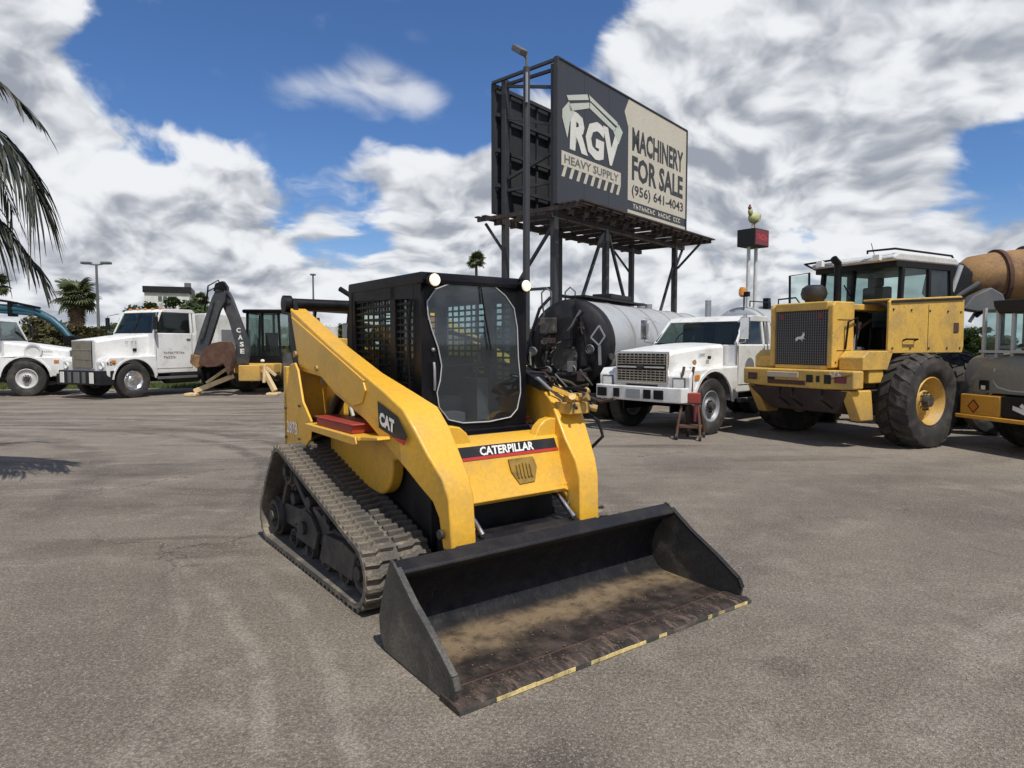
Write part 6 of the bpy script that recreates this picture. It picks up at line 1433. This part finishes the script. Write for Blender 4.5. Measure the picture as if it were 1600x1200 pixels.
def lamp_post(loc, h, label, heads=2, m=GREY):
    T = thing('street_lamp', label, 'street lamp', loc)
    b = MB(); b.cyl((0, 0, 0), (0, 0, h), .11, .07, 12); b.obj('pole', m, T)
    if heads == 2:
        b = MB(); b.tube([(-.45, 0, h + .02), (0, 0, h - .05), (.45, 0, h + .02)], .04, 8); b.obj('cross_arm', m, T)
        for s in (-1, 1): b = MB(); b.box(s * .62 - .27, s * .62 + .27, -.2, .2, h + .0, h + .15); b.obj('lamp_head', m, T, bevel=.04)
    else: b = MB(); b.box(-.22, .22, -.2, .2, h, h + .14); b.obj('lamp_head', m, T, bevel=.03)
lamp_post((-26.0, 42, 0), 6.6, 'grey street lamp with two heads on one pole beside the palm')
lamp_post((-17.8, 60, 0), 7.75, 'thin single headed lamp pole in the distance behind the backhoe', 1)

def build_far_building():
    T = thing('far_building', 'white building with dark flat roof edge above the trees at the left', 'building', (-51.5, 100, 0), heading(-22))
    b = MB(); b.box(-3.0, 3.0, 0, 8, 0, 9.3); w = b.obj('wall', WALLW, T)
    b = MB(); b.box(-3.2, 3.3, -.3, 8.2, 9.3, 10.2); b.obj('roof_edge', BLKM, T)
    for i in range(4): b = MB(); b.box(-1.2 + i * .66, -1.2 + i * .66 + .5, -.06, .05, 8.0, 8.75); b.obj('window', GLASSK, w)
    b = MB(); b.box(2.2, 3.1, 2, 3, 10.2, 11.0); b.obj('roof_unit', GREY, T)
build_far_building()

# ------------------------------------------------------------------ trees and palms
def crown_mesh(name, seed, rx, rz, n, m, leaf=.11, lumps=34):
    rnd = random.Random(seed); cs = []
    for i in range(lumps):
        while True:
            p = Vector((rnd.uniform(-1, 1), rnd.uniform(-1, 1), rnd.uniform(-1, 1)))
            if p.length < 1: break
        p = p.normalized() * p.length ** .45 * .85; cs.append((p, rnd.uniform(.16, .34)))
    b = MB()
    for i in range(n):
        c, r = cs[rnd.randrange(lumps)]
        d = Vector((rnd.gauss(0, 1), rnd.gauss(0, 1), rnd.gauss(0, 1))).normalized() * r * rnd.random() ** .4
        p = c + d; p = Vector((p.x * rx, p.y * rx, p.z * rz))
        u = Vector((rnd.gauss(0, 1), rnd.gauss(0, 1), rnd.gauss(0, 1))).normalized(); w = u.orthogonal().normalized(); l = leaf * rnd.uniform(.6, 1.5)
        b.add([p - u * l, p + w * l * .45, p + u * l, p - w * l * .45], [(0, 1, 2, 3)])
    return b.mesh(name, m, 0, weld=False)
CROWNS = {}
def tree(loc, h, rx, label, group=None, v=0, m=None, rz=None, seed=0):
    m = m or LEAF; rz = rz or rx * .8
    key = (v, m.name)
    if key not in CROWNS: CROWNS[key] = crown_mesh('tree_crown', v * 7 + 3, 1.0, 1.0, 5200, m, leaf=.075)
    T = thing('bush' if 'bush' in label else 'broadleaf_tree', label, 'bush' if 'bush' in label else 'tree', loc, seed * 1.7, group)
    o = bpy.data.objects.new('crown', CROWNS[key]); COL.objects.link(o); o.parent = T; o.location = (0, 0, h - rz); o.scale = (rx, rx, rz)
    rnd = random.Random(seed)
    b = MB(); b.tube([(0, 0, -.1), (.05, .03, (h - rz) * .6), (.0, .08, h - rz)], rx * .09, 9, r1=rx * .05); b.obj('trunk', BARK, T)
    for i in range(4):
        a = i * 1.57 + rnd.random(); b = MB(); b.tube([(0, .05, (h - rz) * .75), (math.cos(a) * rx * .25, math.sin(a) * rx * .25, h - rz * .8), (math.cos(a) * rx * .55, math.sin(a) * rx * .55, h - rz * .45)], rx * .045, 6, r1=rx * .015); b.obj('limb', BARK, T)
    return T

k = 0
for X, Y, h, rx, lb, v, m in (
    (-27.5, 48, 3.6, 1.5, 'green tree just right of the shaggy palm at the left', 0, LEAF),
    (-28.2, 52, 4.9, 2.1, 'leftmost round green tree below the white building', 1, LEAF), (-26.4, 53, 5.4, 2.2, 'tallest dark green tree below the white building', 2, LEAF), (-24.6, 51, 5.0, 1.9, 'right hand green tree below the white building', 0, LEAF),
    (-21.2, 30.5, 2.9, 1.5, 'brownish green bush under the teal boom', 1, LEAFB), (-19.9, 30.8, 2.5, 1.2, 'smaller brownish bush right of the bush under the teal boom', 2, LEAFB)):
    k += 1; tree((X, Y, 0), h, rx, lb, None, v, m, seed=k)
for i in range(7):
    tree((39 + i * 4.3, 62 + (i % 3) * 3, 0), 2.6 + (i * 37 % 5) * .22, 3.0, 'dark green tree on the horizon seen under the rusty drum', 'trees on the horizon at the right', i % 3, LEAF, rz=1.7, seed=20 + i)
for i in range(30):
    tree((-62 + i * 3.9 + (i * 53 % 7) * .4, 78 + (i * 31 % 9), 0), 3.5 + (i * 29 % 7) * .22, 2.7, 'low green tree in the distant row behind the yard', 'distant row of trees behind the yard', i % 3, LEAF, rz=1.6, seed=40 + i)

def fan_mesh(seed, R0=1.0, droop=.3):
    rnd = random.Random(seed); b = MB(); n = 16
    for i in range(n):
        a = -1.9 + 3.8 * i / (n - 1); l = R0 * (1 - .18 * abs(a) / 1.9) * rnd.uniform(.9, 1.05); w = .055
        d = Vector((math.cos(a), math.sin(a), 0)); sd = Vector((-d.y, d.x, 0))
        st = Vector((.55, 0, 0)) * R0
        pts = [st + d * l * t * .62 + Vector((0, 0, -droop * t ** 2.2 * R0)) for t in (0, .45, .8, 1)]
        ws = (.018, w, w * .6, .004)
        vs = []
        for p, ww in zip(pts, ws): vs += [p - sd * ww * R0 + Vector((0, 0, .012 * R0)), p + sd * ww * R0 - Vector((0, 0, .012 * R0))]
        b.add(vs, [(0, 1, 3, 2), (2, 3, 5, 4), (4, 5, 7, 6)])
    b.tube([(0, 0, 0), (.3 * R0, 0, .05 * R0), (.56 * R0, 0, 0)], .018 * R0, 5)
    return b
FANS = None
def palm(loc, h, r, label, skirt=True, group=None, seed=1):
    global FANS
    if FANS is None: FANS = [fan_mesh(i).mesh('palm_frond', PALM, 0) for i in range(2)] + [fan_mesh(9, droop=.5).mesh('dead_frond', SKIRT, 0)]
    T = thing('fan_palm', label, 'palm tree', loc, 0, group); rnd = random.Random(seed)
    b = MB(); b.tube([(0, 0, -.1), (.05, 0, h * .5), (0, 0, h)], .20 * r / 1.5 + .05, 12, r1=.15 * r / 1.5); b.obj('trunk', BARK, T)
    for i in range(40):
        el = R(rnd.uniform(-35, 80)); az = i * 2.4 + rnd.random() * .5
        o = bpy.data.objects.new('frond', FANS[i % 2]); COL.objects.link(o); o.parent = T; s = r * rnd.uniform(.62, .80); o.location = (0, 0, h); o.scale = (s, s, s)
        o.rotation_euler = (rnd.uniform(-.3, .3), -el, az)
    if skirt:
        for i in range(34):
            t = i / 34; o = bpy.data.objects.new('dead_frond', FANS[2]); COL.objects.link(o); o.parent = T; s = r * rnd.uniform(.45, .62); o.location = (0, 0, h - .1 - t * r * 1.1); o.scale = (s, s, s)
            o.rotation_euler = (rnd.uniform(-.3, .3), R(rnd.uniform(62, 84)), i * 2.4)
    return T
palm((-29.3, 45, 0), 4.75, 1.75, 'shaggy fan palm with brown skirt of dead fronds, left of the street lamp', True, seed=4)
palm((-3.2, 60, 0), 9.0, 1.15, 'small far palm crown just above the cab roof of the track loader', False, seed=5)
palm((-32.4, 42, 0), 5.3, 1.1, 'fan palm crown cut off by the left edge', False, seed=6)
palm((-28.9, 62, 0), 5.6, 1.1, 'smallest green palm crown beside the white building trees', False, seed=7)

def build_near_palm():
    T = thing('near_palm', 'palm whose long dark drooping fronds hang in at the upper left corner', 'palm tree', (-7.3, 7.0, 0))
    b = MB(); b.tube([(0, 0, -.05), (.05, .05, 2.2), (.15, 0, 4.25)], .20, 16, r1=.15); b.obj('trunk', BARK, T)
    C = Vector((.15, 0, 4.35)); rnd = random.Random(11)
    def bez(p, t):
        n = len(p) - 1; q = [Vector(x) for x in p]
        for r_ in range(n): q = [q[i].lerp(q[i + 1], t) for i in range(len(q) - 1)]
        return q[0]
    def frond(ctrl, ll, n=52, droop=.8, spread=.35):
        b = MB(); pts = [bez(ctrl, i / 16) for i in range(17)]; b.tube(pts, .022, 6, r1=.005)
        for i in range(n):
            t = .18 + .82 * i / n; p = bez(ctrl, t); tg = (bez(ctrl, min(1, t + .02)) - bez(ctrl, t - .02)).normalized()
            sd = tg.cross(Vector((0, 0, 1))); sd = sd.normalized() if sd.length > .01 else Vector((0, 1, 0))
            for s in (-1, 1):
                l = ll * (1 - .35 * t) * rnd.uniform(.7, 1.15); d0 = (tg * .75 + sd * s * spread + Vector((0, 0, -.10)) + Vector((rnd.gauss(0, .08), rnd.gauss(0, .08), rnd.gauss(0, .08)))).normalized()
                q = [p, p + d0 * l * .4 + Vector((0, 0, -.05 * droop * l)), p + d0 * l * .75 + Vector((0, 0, -.28 * droop * l)), p + d0 * l * .95 + Vector((0, 0, -.60 * droop * l))]
                w = d0.cross(Vector((rnd.gauss(0, .4), rnd.gauss(0, .4), 1))).normalized(); vs = []
                for pp, ww in zip(q, (.006, .013, .010, .002)): vs += [pp - w * ww, pp + w * ww]
                b.add(vs, [(0, 1, 3, 2), (2, 3, 5, 4), (4, 5, 7, 6)])
        return b.obj('frond', PALMD, T, smooth=0)
    L = lambda X, Z, dy=0: Vector((X + 7.3, dy, Z))
    frond([C, L(-6.4, 5.2), L(-5.6, 4.75), L(-4.84, 3.85)], .42, 70, droop=.35, spread=.18)
    frond([C, L(-6.5, 4.5, .1), L(-5.3, 4.15, .1), L(-5.02, 3.25, .1)], .90, 90, droop=1.0, spread=.35)
    frond([C, L(-6.6, 4.3, -.2), L(-5.65, 4.0, -.2), L(-5.28, 2.9, -.2)], .80, 84, droop=1.0, spread=.35)
    frond([C, L(-6.6, 4.0, .2), L(-5.65, 3.3, .2), L(-5.03, 2.30, .2)], .50, 80, droop=.6, spread=.22)
    frond([C, L(-6.6, 3.9, -.1), L(-5.8, 3.2, -.1), L(-5.50, 2.35, -.1)], .55, droop=.9, spread=.3)
    for i in range(13):
        a = R(60 + i * 20); d = Vector((math.cos(a), math.sin(a), 0)); l = rnd.uniform(1.7, 2.3)
        if d.x > .35: continue
        frond([C, C + d * l * .4 + Vector((0, 0, .8)), C + d * l * .8 + Vector((0, 0, .3)), C + d * l + Vector((0, 0, -1.0))], .6, 40)
build_near_palm()
